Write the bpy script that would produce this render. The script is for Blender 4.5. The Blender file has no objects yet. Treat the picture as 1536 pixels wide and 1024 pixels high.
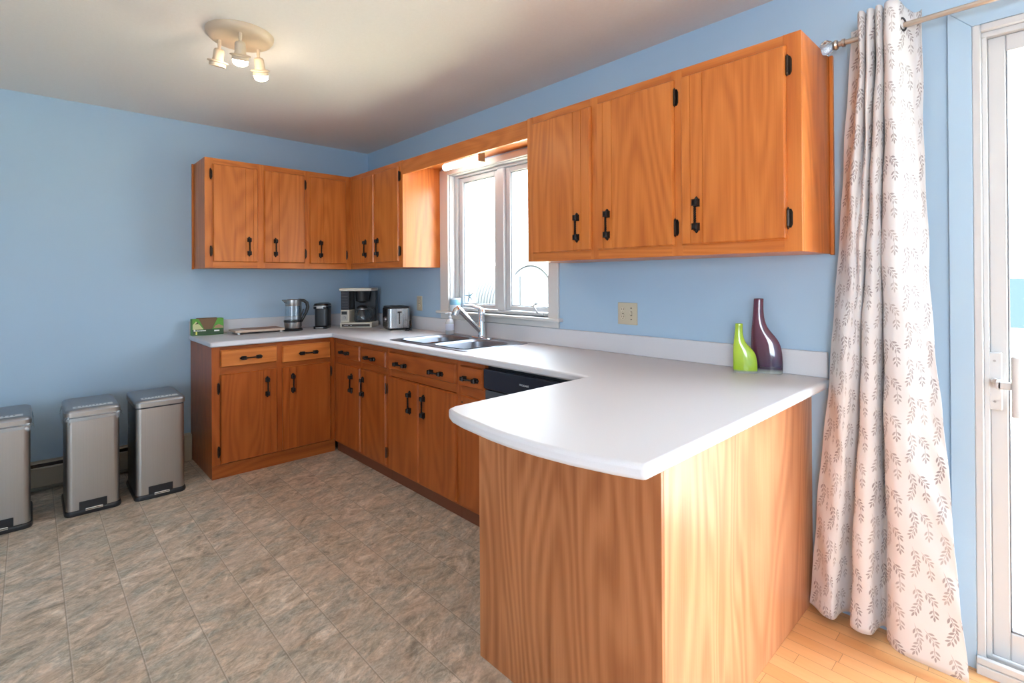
import bpy, bmesh, math, random
from mathutils import Vector, Matrix
random.seed(7)
S = bpy.context.scene
COL = S.collection
R = math.radians

# ------------------------------------------------------------------ camera
CAM = Vector((4.4067, -2.3130, 1.3153)); YAW, PIT, ROL = 0.8125, 0.0030, -0.0060
fwd = Vector((-math.sin(YAW)*math.cos(PIT), math.cos(YAW)*math.cos(PIT), math.sin(PIT)))
rt = Vector((math.cos(YAW), math.sin(YAW), 0)); up = rt.cross(fwd)
rt2 = rt*math.cos(ROL)+up*math.sin(ROL); up2 = -rt*math.sin(ROL)+up*math.cos(ROL)
cd = bpy.data.cameras.new('camera'); cam = bpy.data.objects.new('camera', cd); COL.objects.link(cam)
m = Matrix((rt2, up2, -fwd)).transposed().to_4x4(); m.translation = CAM; cam.matrix_world = m
cd.sensor_width = 36; cd.lens = 763.33/1536*36; cd.shift_y = -95.63/1536; cd.clip_start = .02; cd.clip_end = 2000
S.camera = cam

# ------------------------------------------------------------------ world, sun, exposure
W = bpy.data.worlds.new('sky'); S.world = W; W.use_nodes = True
bg = W.node_tree.nodes['Background']; bg.inputs[0].default_value = (.76, .885, 1, 1); bg.inputs[1].default_value = 4.6
sd = bpy.data.lights.new('sun', 'SUN'); sd.energy = 16; sd.angle = R(.6); sd.color = (1, .95, .87)
sun = bpy.data.objects.new('sun', sd); COL.objects.link(sun)
sun.rotation_euler = Vector((-.80, .13, -.80)).to_track_quat('-Z', 'Y').to_euler()
def portal(loc, rot, w, h):
    d = bpy.data.lights.new('daylight_portal', 'AREA'); d.shape = 'RECTANGLE'; d.size = w; d.size_y = h
    d.cycles.is_portal = True
    o = bpy.data.objects.new('daylight_portal', d); COL.objects.link(o); o.location = loc; o.rotation_euler = rot
portal((1.79, .16, 1.59), (R(-90), 0, 0), 1.06, 1.06)
portal((5.14, .16, 1.08), (R(-90), 0, 0), 1.86, 2.1)
portal((6.2, -5.06, 1.40), (R(90), 0, 0), 2.0, 1.3)  # portal for the added rear opening, unseen, placed to tune the fill light
vs = S.view_settings
vs.view_transform = 'Standard'; vs.look = 'None'; vs.gamma = 1; vs.use_curve_mapping = False
vs.exposure = 2.14
cy = S.cycles
cy.use_denoising = True; cy.max_bounces = 10; cy.diffuse_bounces = 6; cy.glossy_bounces = 5
cy.transmission_bounces = 8; cy.transparent_max_bounces = 12; cy.caustics_reflective = False; cy.caustics_refractive = False
cy.sample_clamp_indirect = 6

# ------------------------------------------------------------------ node helpers
def mat(name):
    M = bpy.data.materials.new(name); M.use_nodes = True
    return M, M.node_tree.nodes, M.node_tree.links, M.node_tree.nodes['Principled BSDF']
def P(name, col, rough=.5, metal=0, spec=.5, **kw):
    M, n, l, b = mat(name)
    b.inputs['Base Color'].default_value = (*col, 1); b.inputs['Roughness'].default_value = rough
    b.inputs['Metallic'].default_value = metal; b.inputs['Specular IOR Level'].default_value = spec
    for k, v in kw.items(): b.inputs[k.replace('_', ' ')].default_value = v
    return M
class G:
    """tiny node-graph helper"""
    def __init__(s, n, l): s.n = n; s.l = l
    def inp(s, sock, v):
        if hasattr(v, 'links'): s.l.new(v, sock)
        else:
            try: sock.default_value = v
            except Exception: sock.default_value = tuple(v)
    def m(s, op, a, b=0, c=0):
        x = s.n.new('ShaderNodeMath'); x.operation = op
        s.inp(x.inputs[0], a); s.inp(x.inputs[1], b); s.inp(x.inputs[2], c); return x.outputs[0]
    def vm(s, op, a, b=(0, 0, 0)):
        x = s.n.new('ShaderNodeVectorMath'); x.operation = op
        s.inp(x.inputs[0], a); s.inp(x.inputs[1], b); return x.outputs[0]
    def noise(s, v, scale, det=3, rough=.5, dist=0):
        x = s.n.new('ShaderNodeTexNoise'); s.inp(x.inputs['Vector'], v); x.inputs['Scale'].default_value = scale
        x.inputs['Detail'].default_value = det; x.inputs['Roughness'].default_value = rough; x.inputs['Distortion'].default_value = dist
        return x.outputs[0]
    def ramp(s, f, stops):
        x = s.n.new('ShaderNodeValToRGB'); s.inp(x.inputs[0], f); e = x.color_ramp.elements
        while len(e) < len(stops): e.new(.5)
        for i, (p, c) in enumerate(stops): e[i].position = p; e[i].color = (*c, 1)
        return x.outputs[0]
    def mix(s, f, a, b, t='MIX'):
        x = s.n.new('ShaderNodeMix'); x.data_type = 'RGBA'; x.blend_type = t
        s.inp(x.inputs[0], f); s.inp(x.inputs[6], a if hasattr(a, 'links') else (*a, 1)); s.inp(x.inputs[7], b if hasattr(b, 'links') else (*b, 1))
        return x.outputs[2]
    def coord(s, k='Object'):
        return s.n.new('ShaderNodeTexCoord').outputs[k]
    def sep(s, v):
        x = s.n.new('ShaderNodeSeparateXYZ'); s.inp(x.inputs[0], v); return x.outputs
    def comb(s, a, b, c):
        x = s.n.new('ShaderNodeCombineXYZ'); s.inp(x.inputs[0], a); s.inp(x.inputs[1], b); s.inp(x.inputs[2], c); return x.outputs[0]
    def bump(s, h, st, dist=.002):
        x = s.n.new('ShaderNodeBump'); s.inp(x.inputs['Height'], h); x.inputs['Strength'].default_value = st; x.inputs['Distance'].default_value = dist
        return x.outputs[0]

def wood(name, axis='z', lo=(.43, .108, .018), mid=(.55, .158, .027), hi=(.66, .215, .045), rough=.36, fig=20, rw=.26):
    M, n, l, b = mat(name); g = G(n, l)
    oi = n.new('ShaderNodeObjectInfo').outputs['Random']
    off = g.comb(g.m('MULTIPLY', oi, 17.3), g.m('MULTIPLY', oi, 9.1), g.m('MULTIPLY', oi, 23.7))
    v = g.vm('ADD', g.coord(), off)
    s1 = {'z': (2.6, 2.6, .42), 'x': (.42, 3.2, 3.2), 'y': (3.2, .42, 3.2)}[axis]
    s2 = {'z': (190, 190, 5), 'x': (5, 190, 190), 'y': (190, 5, 190)}[axis]
    s3 = {'z': (26, 26, 1.3), 'x': (1.3, 26, 26), 'y': (26, 1.3, 26)}[axis]
    n1 = g.noise(g.vm('MULTIPLY', v, s1), 1.0, 2.2, .42, .35)
    rings = g.m('ADD', g.m('MULTIPLY', g.m('SINE', g.m('MULTIPLY', n1, fig*6.283)), .5), .5)
    pores = g.noise(g.vm('MULTIPLY', v, s2), 1.0, 2)
    band = g.noise(g.vm('MULTIPLY', v, s3), 1.0, 3)
    f = g.m('ADD', g.m('ADD', g.m('MULTIPLY', rings, rw), g.m('MULTIPLY', band, .88-.9*rw)), g.m('MULTIPLY', pores, .34))
    c = g.ramp(f, [(.34, lo), (.56, mid), (.86, hi)])
    tone = g.noise(g.vm('MULTIPLY', v, (1.1, 1.1, .9)), 1.0, 1)
    c = g.mix(g.m('MULTIPLY', tone, .35), c, mid)
    l.new(c, b.inputs['Base Color']); b.inputs['Roughness'].default_value = rough
    b.inputs['Coat Weight'].default_value = .12; b.inputs['Coat Roughness'].default_value = .25; b.inputs['Specular IOR Level'].default_value = .4
    l.new(g.bump(g.m('ADD', g.m('MULTIPLY', pores, .7), g.m('MULTIPLY', band, .5)), .25, .0012), b.inputs['Normal'])
    return M
WV = wood('oak_vertical'); WX = wood('oak_along_x', 'x'); WY = wood('oak_along_y', 'y')
WBV = wood('base_oak_vertical', 'z', (.25, .050, .007), (.34, .076, .011), (.42, .105, .019))  # base unit oak, darker and redder than wall units; far-wall drawers lighter
WBX = wood('base_oak_along_x', 'x', (.25, .050, .007), (.34, .076, .011), (.42, .105, .019))
WBY = wood('base_oak_along_y', 'y', (.40, .105, .017), (.52, .155, .03), (.62, .21, .05))
WBYR = wood('base_oak_rail', 'y', (.22, .048, .008), (.30, .072, .012), (.38, .10, .02))
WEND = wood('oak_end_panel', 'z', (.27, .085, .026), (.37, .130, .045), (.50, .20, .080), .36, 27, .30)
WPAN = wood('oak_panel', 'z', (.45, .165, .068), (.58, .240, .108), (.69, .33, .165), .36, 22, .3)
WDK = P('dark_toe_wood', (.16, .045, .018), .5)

def wallmat():
    M, n, l, b = mat('blue_wall_paint'); g = G(n, l); v = g.coord()
    c = g.mix(g.noise(v, 1.3, 2), (.37, .515, .665), (.40, .545, .695))
    l.new(c, b.inputs['Base Color']); b.inputs['Roughness'].default_value = .55; b.inputs['Specular IOR Level'].default_value = .35
    l.new(g.bump(g.noise(v, 220, 2), .12, .001), b.inputs['Normal']); return M
M_WALL = wallmat()
M_TRIMBLUE = P('blue_trim_paint', (.385, .53, .675), .4)
def ceilmat():
    M, n, l, b = mat('ceiling_paint'); g = G(n, l); v = g.coord()
    l.new(g.mix(g.noise(v, 60, 3), (.77, .75, .73), (.82, .80, .78)), b.inputs['Base Color'])
    b.inputs['Roughness'].default_value = .75
    l.new(g.bump(g.noise(v, 150, 3), .25, .002), b.inputs['Normal']); return M
M_CEIL = ceilmat()
def vinyl():
    M, n, l, b = mat('stone_pattern_vinyl'); g = G(n, l); v = g.coord(); x, y, z = g.sep(v)
    # streaks lie mostly across the plank rows
    rv = g.comb(g.m('ADD', g.m('MULTIPLY', x, .94), g.m('MULTIPLY', y, .34)), g.m('SUBTRACT', g.m('MULTIPLY', y, .94), g.m('MULTIPLY', x, .34)), 0)
    row = g.m('FLOOR', g.m('DIVIDE', g.m('ADD', y, 10.147), .1845))
    sv = g.vm('ADD', g.vm('MULTIPLY', rv, (9.0, 4.6, 1)), g.comb(g.m('MULTIPLY', row, 3.7), g.m('MULTIPLY', row, 1.9), 0))
    a = g.noise(sv, 1.15, 11, .72, 1.5)
    a2 = g.noise(g.vm('ADD', sv, (31, 7, 2)), .8, 7, .68, 1.2)
    a3 = g.noise(g.vm('MULTIPLY', sv, (1.6, 1.3, 1)), 2.4, 8, .74, 1.8)
    c = g.ramp(a, [(.36, (.25, .205, .15)), (.45, (.46, .36, .265)), (.54, (.61, .485, .375)), (.65, (.78, .68, .575))])
    c = g.mix(g.ramp(a2, [(.44, (0, 0, 0)), (.63, (1, 1, 1))]), c, g.ramp(a3, [(.36, (.25, .23, .18)), (.6, (.49, .455, .385))]))
    c = g.mix(g.m('MULTIPLY', g.ramp(a3, [(.55, (0, 0, 0)), (.68, (1, 1, 1))]), .35), c, (.70, .61, .51))
    hf = g.noise(g.vm('MULTIPLY', rv, (60, 34, 1)), 1.0, 6, .75, .8)
    c = g.mix(1, c, g.ramp(hf, [(.30, (.62, .62, .62)), (.50, (1, 1, 1)), (.70, (1.28, 1.25, 1.22))]), 'MULTIPLY')
    pk = g.noise(g.vm('ADD', rv, (5, 9, 0)), 5.5, 4, .6, .5)
    c = g.mix(g.m('MULTIPLY', g.ramp(pk, [(.50, (0, 0, 0)), (.64, (1, 1, 1))]), .32), c, (.62, .45, .34))
    fy = g.m('FRACT', g.m('DIVIDE', g.m('ADD', y, 10.147), .1845))
    dl = g.m('MINIMUM', fy, g.m('SUBTRACT', 1, fy))
    line = g.m('LESS_THAN', dl, .010)
    c = g.mix(g.m('MULTIPLY', line, .55), c, (.21, .165, .12))
    line2 = g.m('LESS_THAN', g.m('ABSOLUTE', g.m('SUBTRACT', fy, .022)), .008)
    c = g.mix(g.m('MULTIPLY', line2, .45), c, (.56, .50, .42))
    l.new(c, b.inputs['Base Color']); b.inputs['Roughness'].default_value = .42; b.inputs['Specular IOR Level'].default_value = .42
    h = g.m('SUBTRACT', g.m('MULTIPLY', a, .6), g.m('MULTIPLY', line, .8))
    l.new(g.bump(h, .3, .003), b.inputs['Normal']); return M
M_VINYL = vinyl()
def hardwood():
    M, n, l, b = mat('maple_strip_floor'); g = G(n, l); v = g.coord(); x, y, z = g.sep(v)
    ry = g.m('DIVIDE', g.m('ADD', y, 10), .057); row = g.m('FLOOR', ry); fy = g.m('FRACT', ry)
    wn = n.new('ShaderNodeTexWhiteNoise'); wn.noise_dimensions = '1D'; l.new(row, wn.inputs['W'])
    px = g.m('DIVIDE', g.m('ADD', x, g.m('MULTIPLY', wn.outputs[0], 3)), .75); col = g.m('FLOOR', px); fx = g.m('FRACT', px)
    wn2 = n.new('ShaderNodeTexWhiteNoise'); wn2.noise_dimensions = '2D'; l.new(g.comb(row, col, 0), wn2.inputs['Vector'])
    gr = g.noise(g.vm('ADD', g.vm('MULTIPLY', v, (4, 70, 1)), g.comb(g.m('MULTIPLY', row, 2.3), 0, 0)), 1.0, 4)
    c = g.mix(wn2.outputs[0], (.74, .37, .150), (.84, .46, .21))
    c = g.mix(g.m('MULTIPLY', gr, .5), c, (.62, .29, .11))
    gap = g.m('MAXIMUM', g.m('LESS_THAN', g.m('MINIMUM', fy, g.m('SUBTRACT', 1, fy)), .018), g.m('LESS_THAN', fx, .0025))
    c = g.mix(g.m('MULTIPLY', gap, .6), c, (.22, .09, .03))
    l.new(c, b.inputs['Base Color']); b.inputs['Roughness'].default_value = .3
    l.new(g.bump(g.m('MULTIPLY', gap, -1), .4, .002), b.inputs['Normal']); return M
M_HW = hardwood()
def laminate():
    M, n, l, b = mat('white_laminate'); g = G(n, l); v = g.coord()
    l.new(g.mix(g.noise(v, 380, 2), (.60, .60, .635), (.65, .65, .685)), b.inputs['Base Color'])
    b.inputs['Roughness'].default_value = .46; b.inputs['Specular IOR Level'].default_value = .3
    l.new(g.bump(g.noise(v, 700, 2), .15, .0006), b.inputs['Normal']); return M
M_LAM = laminate()
M_WHITE = P('white_vinyl_frame', (.56, .56, .57), .38)
M_CREAM = P('cream_painted_casing', (.64, .62, .60), .4)
M_BLACKMET = P('black_wrought_metal', (.022, .018, .017), .42, .6)
M_HINGE = P('dark_bronze', (.05, .035, .028), .32, .85)
M_GASKET = P('grey_gasket', (.18, .19, .21), .6)
M_BLACK = P('black_plastic', (.016, .016, .018), .35)
M_BLACKG = P('gloss_black_plastic', (.012, .012, .014), .14)
M_NAVY = P('dishwasher_black', (.018, .020, .034), .22)
def brushed(name, col, rough, axis):
    M, n, l, b = mat(name); g = G(n, l); v = g.coord()
    s = {'z': (260, 260, 2.5), 'x': (3, 300, 300), 'h': (3, 3, 300)}[axis]
    f = g.noise(g.vm('MULTIPLY', v, s), 1.0, 2)
    l.new(g.mix(f, [c*.86 for c in col], col), b.inputs['Base Color']); b.inputs['Metallic'].default_value = 1
    l.new(g.m('ADD', g.m('MULTIPLY', f, .12), rough-.06), b.inputs['Roughness'])
    l.new(g.bump(f, .05, .0004), b.inputs['Normal']); return M
M_STEEL = brushed('brushed_steel', (.50, .47, .44), .36, 'z')
M_STEELT = brushed('toaster_steel', (.50, .49, .49), .26, 'z')
M_SINK = brushed('sink_steel', (.27, .28, .32), .42, 'x')
M_LID = P('grey_steel_lid', (.30, .30, .31), .42, .85)
M_CHROME = P('chrome', (.80, .81, .83), .08, 1)
M_SILVER = P('polished_silver_plastic', (.42, .40, .39), .3, .9)
M_NICKEL = P('brushed_nickel', (.52, .46, .41), .3, 1)
M_BRASS = P('old_brass', (.36, .27, .15), .35, .9)
M_BEIGE = P('beige_plate_plastic', (.56, .49, .36), .4)
M_BEIGED = P('beige_receptacle', (.66, .58, .44), .35)
M_SLOT = P('dark_slot', (.035, .022, .015), .6)
M_HEAT = P('beige_enamel_metal', (.42, .37, .29), .45, .0)
M_LAMP = P('almond_enamel', (.56, .45, .33), .4)
M_ALMOND = P('almond_plastic', (.62, .58, .49), .38)
def glass(name, tint=(1, 1, 1), refl=.06, rough=.0):
    M = bpy.data.materials.new(name); M.use_nodes = True; n = M.node_tree.nodes; l = M.node_tree.links; n.clear()
    o = n.new('ShaderNodeOutputMaterial'); t = n.new('ShaderNodeBsdfTransparent'); t.inputs[0].default_value = (*tint, 1)
    gl = n.new('ShaderNodeBsdfGlossy'); gl.inputs['Roughness'].default_value = rough
    fr = n.new('ShaderNodeLayerWeight'); fr.inputs[0].default_value = .25
    mx = n.new('ShaderNodeMixShader'); mm = n.new('ShaderNodeMath'); mm.operation = 'MULTIPLY_ADD'
    l.new(fr.outputs['Facing'], mm.inputs[0]); mm.inputs[1].default_value = .22; mm.inputs[2].default_value = refl
    l.new(mm.outputs[0], mx.inputs[0]); l.new(t.outputs[0], mx.inputs[1]); l.new(gl.outputs[0], mx.inputs[2]); l.new(mx.outputs[0], o.inputs[0])
    return M
M_GLASS = glass('window_glass', (.97, .99, .99), .02)
M_CARAFE = glass('clear_carafe_glass', (.90, .93, .95), .07, .05)
def emis(name, col, st):
    M, n, l, b = mat(name); b.inputs['Base Color'].default_value = (.8, .8, .8, 1)
    b.inputs['Emission Color'].default_value = (*col, 1); b.inputs['Emission Strength'].default_value = st; return M
M_BULB = emis('lit_bulb', (1, .80, .60), 22)
M_TUBE = emis('lit_tube', (.95, 1, .98), 1.6)

# ------------------------------------------------------------------ mesh builder
class MB:
    def __init__(s): s.b = bmesh.new()
    def face(s, pts):
        return s.b.faces.new([s.b.verts.new(p) for p in pts])
    def box(s, x0, x1, y0, y1, z0, z1, M=None):
        c = [Vector((x, y, z)) for z in (z0, z1) for y in (y0, y1) for x in (x0, x1)]
        if M is not None: c = [M @ p for p in c]
        v = [s.b.verts.new(p) for p in c]
        for f in ((0, 2, 3, 1), (4, 5, 7, 6), (0, 1, 5, 4), (2, 6, 7, 3), (0, 4, 6, 2), (1, 3, 7, 5)): s.b.faces.new([v[i] for i in f])
        return s
    def loft(s, rings, cap=True, closed=True):
        V = [[s.b.verts.new(p) for p in r] for r in rings]; n = len(V[0])
        for a, c in zip(V, V[1:]):
            for i in range(n if closed else n-1):
                j = (i+1) % n
                s.b.faces.new((a[i], a[j], c[j], c[i]))
        if cap: s.b.faces.new(V[0][::-1]); s.b.faces.new(V[-1])
        return s
    def prism(s, poly, lo, hi, ax='z'):
        """poly of 2-D points extruded along ax; order of the other axes is cyclic (x,y),(y,z) or (x,z)"""
        f = {'z': lambda a, c, t: (a, c, t), 'y': lambda a, c, t: (a, t, c), 'x': lambda a, c, t: (t, a, c)}[ax]
        return s.loft([[f(a, c, lo) for a, c in poly], [f(a, c, hi) for a, c in poly]])
    def frame(s, p, d):
        d = Vector(d).normalized(); h = Vector((0, 0, 1)) if abs(d.z) < .9 else Vector((1, 0, 0))
        u = d.cross(h).normalized(); return u, d.cross(u).normalized()
    def tube(s, pts, r, n=12, cap=True):
        pts = [Vector(p) for p in pts]; rs = r if isinstance(r, (list, tuple)) else [r]*len(pts)
        rings = []; pu = None
        for i, p in enumerate(pts):
            d = (pts[min(i+1, len(pts)-1)]-pts[max(i-1, 0)]).normalized()
            if pu is None: u, w = s.frame(p, d)
            else:
                u = (pu-d*pu.dot(d)).normalized(); w = d.cross(u)
            pu = u
            rings.append([p+(u*math.cos(a)+w*math.sin(a))*rs[i] for a in [2*math.pi*k/n for k in range(n)]])
        return s.loft(rings, cap)
    def cyl(s, a, c, r, n=20, r2=None): return s.tube([a, c], [r, r if r2 is None else r2], n)
    def lathe(s, prof, c=(0, 0, 0), n=28, cap=True, M=None, sx=1, sy=1):
        rings = []
        for r, z in prof:
            ring = [Vector((r*sx*math.cos(2*math.pi*k/n), r*sy*math.sin(2*math.pi*k/n), z)) for k in range(n)]
            rings.append([(M @ p if M is not None else p)+Vector(c) for p in ring])
        return s.loft(rings, cap)
    def build(s, name, material, parent=None, bevel=0, seg=2, smooth=False, origin=None, angle=40, ang_smooth=None):
        b = s.b; bmesh.ops.recalc_face_normals(b, faces=b.faces)
        me = bpy.data.meshes.new(name)
        root = parent
        while root is not None and root.parent is not None: root = root.parent
        off = Vector((0, 0, 0))
        if root is not None and not root.get('_local'): off = -Vector(root.location)
        if origin is not None: off = -Vector(origin)
        for v in b.verts: v.co += off
        b.to_mesh(me); b.free(); me.materials.append(material)
        if smooth:
            for p in me.polygons: p.use_smooth = True
        o = bpy.data.objects.new(name, me); COL.objects.link(o)
        if parent is not None: o.parent = parent
        elif origin is not None: o.location = origin
        if bevel:
            md = o.modifiers.new('bevel', 'BEVEL'); md.width = bevel; md.segments = seg; md.limit_method = 'ANGLE'; md.angle_limit = R(angle)
            md.harden_normals = False
        if smooth or ang_smooth or bevel:
            me.shade_smooth() if hasattr(me, 'shade_smooth') else None
            try: me.set_sharp_from_angle(angle=R(ang_smooth or 35))
            except Exception: pass
        return o
LOCAL = set()
def thing(name, label, cat, loc=(0, 0, 0), rotz=0, group=None, local=False):
    o = bpy.data.objects.new(name, None); COL.objects.link(o); o.location = loc; o.rotation_euler = (0, 0, rotz); o.empty_display_size = .1
    o['label'] = label; o['category'] = cat
    if group: o['group'] = group
    if local: o['_local'] = True; LOCAL.add(o)
    return o
def tag(o, label, cat, group=None, kind=None):
    o['label'] = label; o['category'] = cat
    if group: o['group'] = group
    if kind: o['kind'] = kind
    return o
def struct(o, label=None):
    o['kind'] = 'structure'
    if label: o['label'] = label
    return o
def look(o, label): o['label'] = label; return o

# ------------------------------------------------------------------ room shell
H = 2.5016; XR = 7.4; YB = -5.0; T = .15
def slab(name, mt, *boxes, **k):
    b = MB()
    for x in boxes: b.box(*x)
    return struct(b.build(name, mt, **k))
WX0, WX1, WZ0, WZ1 = 1.275, 2.307, 1.078, 2.112        # kitchen window opening
DX0, DX1, DZ1 = 4.232, 6.07, 2.155                      # patio door opening
slab('wall_back', M_WALL, (-T, WX0, 0, T, -.7, H), (WX0, WX1, 0, T, -.7, WZ0), (WX0, WX1, 0, T, WZ1, H), (WX1, DX0, 0, T, -.7, H), (DX0, DX1, 0, T, DZ1, H), (DX0, DX1, 0, T, -.7, -.012), (DX1, XR+T, 0, T, -.7, H))
slab('wall_left', M_WALL, (-T, 0, YB-T, 0, -.7, H))
slab('wall_right', M_WALL, (XR, XR+T, YB-T, 0, -.7, H))
slab('wall_front', M_WALL, (-T, 5.2, YB-T, YB, -.7, H), (5.2, 7.2, YB-T, YB, -.7, .75), (5.2, 7.2, YB-T, YB, 2.05, H), (7.2, XR+T, YB-T, YB, -.7, H))  # unseen rear wall; its opening is added, sized and shifted for fill light
slab('ceiling', M_CEIL, (-T, XR+T, YB-T, T, H, H+.25))
o = slab('floor', M_VINYL, (0, 3.735, YB, 0, -.05, 0)); o['label'] = 'mottled beige stone pattern vinyl floor in plank rows'
o = slab('floor', M_HW, (3.735, XR, YB, 0, -.05, 0)); o['label'] = 'pale maple strip floor beside the patio door'
struct(MB().box(3.72, 3.75, YB, -1.35, 0, .006).build('trim_1', P('metal_floor_strip', (.5, .42, .3), .3, .9), bevel=.003))

# ------------------------------------------------------------------ outdoors
def groundmat():
    M, n, l, b = mat('dry_grass_ground'); g = G(n, l); v = g.coord()
    a = g.noise(v, .35, 4); f = g.noise(v, 30, 4)
    c = g.mix(g.ramp(a, [(.42, (0, 0, 0)), (.58, (1, 1, 1))]), (.56, .52, .34), (.68, .66, .60))
    l.new(g.mix(g.m('MULTIPLY', f, .3), c, (.30, .27, .12)), b.inputs['Base Color']); b.inputs['Roughness'].default_value = .9; return M
struct(MB().box(-70, 70, .16, 24, -.9, -.6).build('ground_outside', groundmat()))
struct(MB().prism([(-500, 24), (-1.5, 24), (-75, 420), (-500, 420)], -.9, -.6).build('ground_outside', bpy.data.materials['dry_grass_ground']))
struct(MB().box(-900, 900, 24, 1500, -3.4, -3.0).build('sea_water', P('sea_water', (.020, .029, .031), .6, 0, .0)))
o = struct(MB().box(3.2, 7.2, .16, 3.4, -.35, -.22).build('deck', P('grey_weathered_deck', (.46, .43, .40), .7)))
M_CORR = P('galvanised_corrugated_metal', (.034, .037, .040), .6, 0, .1)
q = thing('storage_shed', 'pale arched metal shed standing far off outside the kitchen window', 'shed', (-21.5, 24.2, -.6), R(96), local=True)
b = MB(); N = 30
b.loft([[((2.9+.05*math.cos(j*math.pi))*math.cos(math.pi*k/N), .14*j, (2.9+.05*math.cos(j*math.pi))*math.sin(math.pi*k/N)) for k in range(N+1)] for j in range(91)], cap=False, closed=False)
b.build('corrugated_roof', M_CORR, q, ang_smooth=60)
b = MB(); b.prism([(2.84*math.cos(math.pi*k/36), 2.84*math.sin(math.pi*k/36)) for k in range(37)], .05, .2, 'y'); b.build('end_wall', P('pale_shed_wall', (.036, .040, .046), .6, 0, .1), q)
MB().box(-1.3, 1.3, -.02, .05, 0, 2.1).build('shed_door', P('white_shed_door', (.044, .048, .052), .5, 0, .1), q)
o = MB().cyl((-2.05, 5.0, -.6), (-2.05, 5.0, 3.2), .05).build('utility_pole', P('pale_wood_pole', (.62, .60, .57), .7), smooth=True)
tag(o, 'thin pale pole standing outside the left pane of the kitchen window', 'pole')
def brick():
    M, n, l, b = mat('outside_brick'); g = G(n, l); x, y, z = g.sep(g.coord())
    t = n.new('ShaderNodeTexBrick'); l.new(g.comb(g.m('ADD', x, y), z, 0), t.inputs['Vector']); t.inputs['Scale'].default_value = 4.5
    t.inputs['Color1'].default_value = (.55, .27, .15, 1); t.inputs['Color2'].default_value = (.62, .36, .2, 1); t.inputs['Mortar'].default_value = (.6, .55, .5, 1)
    l.new(t.outputs[0], b.inputs['Base Color']); b.inputs['Roughness'].default_value = .85; return M
o = MB().box(.9, 1.28, .151, .25, -.6, 2.6).build('trim_2', brick()); struct(o)

# ------------------------------------------------------------------ kitchen window
win = bpy.data.objects.new('window_1', None); COL.objects.link(win); win.location = (1.79, 0, WZ0); struct(win, 'white two-pane casement window over the sink')
b = MB()   # casing
b.box(1.178, 1.280, -.019, 0, 1.07, 2.150).box(2.302, 2.382, -.019, 0, 1.07, 2.150).box(1.280, 2.302, -.019, 0, 2.106, 2.150)
b.build('casing', M_CREAM, win, bevel=.004)
MB().box(1.152, 2.408, -.045, .05, 1.058, 1.078).build('window_sill', M_CREAM, win, bevel=.006, seg=3)
MB().box(1.178, 2.382, -.016, 0, 1.019, 1.058).build('apron', M_CREAM, win, bevel=.004)
b = MB()   # jamb lining and unit frame
b.box(WX0, WX0+.012, 0, .14, WZ0, WZ1).box(WX1-.012, WX1, 0, .14, WZ0, WZ1).box(WX0+.012, WX1-.012, .001, .139, WZ1-.012, WZ1).box(WX0+.012, WX1-.012, .05, .139, WZ0-.02, WZ0+.01)
b.build('jamb', M_WHITE, win)
b = MB()
b.box(WX0+.012, 1.318, .045, .12, WZ0, WZ1).box(2.275, WX1-.012, .045, .12, WZ0, WZ1).box(1.318, 2.275, .045, .12, 2.082, WZ1-.012).box(1.318, 2.275, .045, .12, WZ0, 1.100)
b.box(1.775, 1.842, .040, .12, 1.10, 2.082)
b.build('window_frame', M_WHITE, win, bevel=.004)
for (x0, x1) in ((1.322, 1.770), (1.846, 2.271)):
    b = MB(); z0, z1 = 1.104, 2.078; w = .044 if x0 < 1.5 else .040
    b.box(x0, x0+w, .060, .105, z0, z1).box(x1-w, x1, .060, .105, z0, z1).box(x0+w, x1-w, .060, .105, z0, z0+.030).box(x0+w, x1-w, .060, .105, z1-.032, z1)
    s = b.build('window_sash', M_WHITE, win, bevel=.005)
    b = MB(); i = .005
    b.box(x0+w, x0+w+i, .07, .1, z0+.03, z1-.032).box(x1-w-i, x1-w, .07, .1, z0+.03, z1-.032).box(x0+w, x1-w, .07, .1, z0+.03, z0+.03+i).box(x0+w, x1-w, .07, .1, z1-.032-i, z1-.032)
    b.build('gasket', M_GASKET, s)
    MB().box(x0+w, x1-w, .082, .086, z0+.03, z1-.032).build('window_pane', M_GLASS, s)
b = MB(); b.box(2.13, 2.21, .030, .045, 1.082, 1.100).tube([(2.165, .035, 1.095), (2.165, .015, 1.12), (2.150, .010, 1.145), (2.172, .008, 1.158)], .006).lathe([(.0, -.01), (.010, -.006), (.010, .006), (0, .01)], (2.176, .008, 1.162), 10)
b.build('window_crank', M_WHITE, win, bevel=.002)

# window-sill trifles
b = MB()
for k in range(5):
    a = R(100+72*k); b.tube([(0, 0, 0), (.028*math.cos(a), 0, .028*math.sin(a)), (.062*math.cos(a+.08), 0, .062*math.sin(a+.08))], [.009, .0065, .002], 8)
b.lathe([(0, -.007), (.012, -.004), (.012, .004), (0, .007)], (0, 0, 0), 12)
o = b.build('starfish_ornament', P('grey_blue_starfish', (.30, .42, .52), .7), smooth=True)
o.location = (1.436, .066, 1.192); tag(o, 'small grey-blue starfish leaning on the window sill', 'ornament')
o = thing('sponge_cup', 'small white and blue cup on the left end of the window sill', 'cup', (1.345, .0, 1.0782))
MB().lathe([(.034, 0), (.038, .004), (.041, .098), (.038, .098), (.034, .006), (0, .006)], (1.345, .0, 1.0782), 28).build('cup_body', P('frosted_white_plastic', (.62, .68, .74), .3), o, smooth=True)
MB().lathe([(.0400, .050), (.0412, .052), (.0418, .086), (.0405, .088)], (1.345, .0, 1.0782), 28, cap=False).build('cup_band', P('blue_band', (.22, .45, .62), .4), o, smooth=True)

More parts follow.
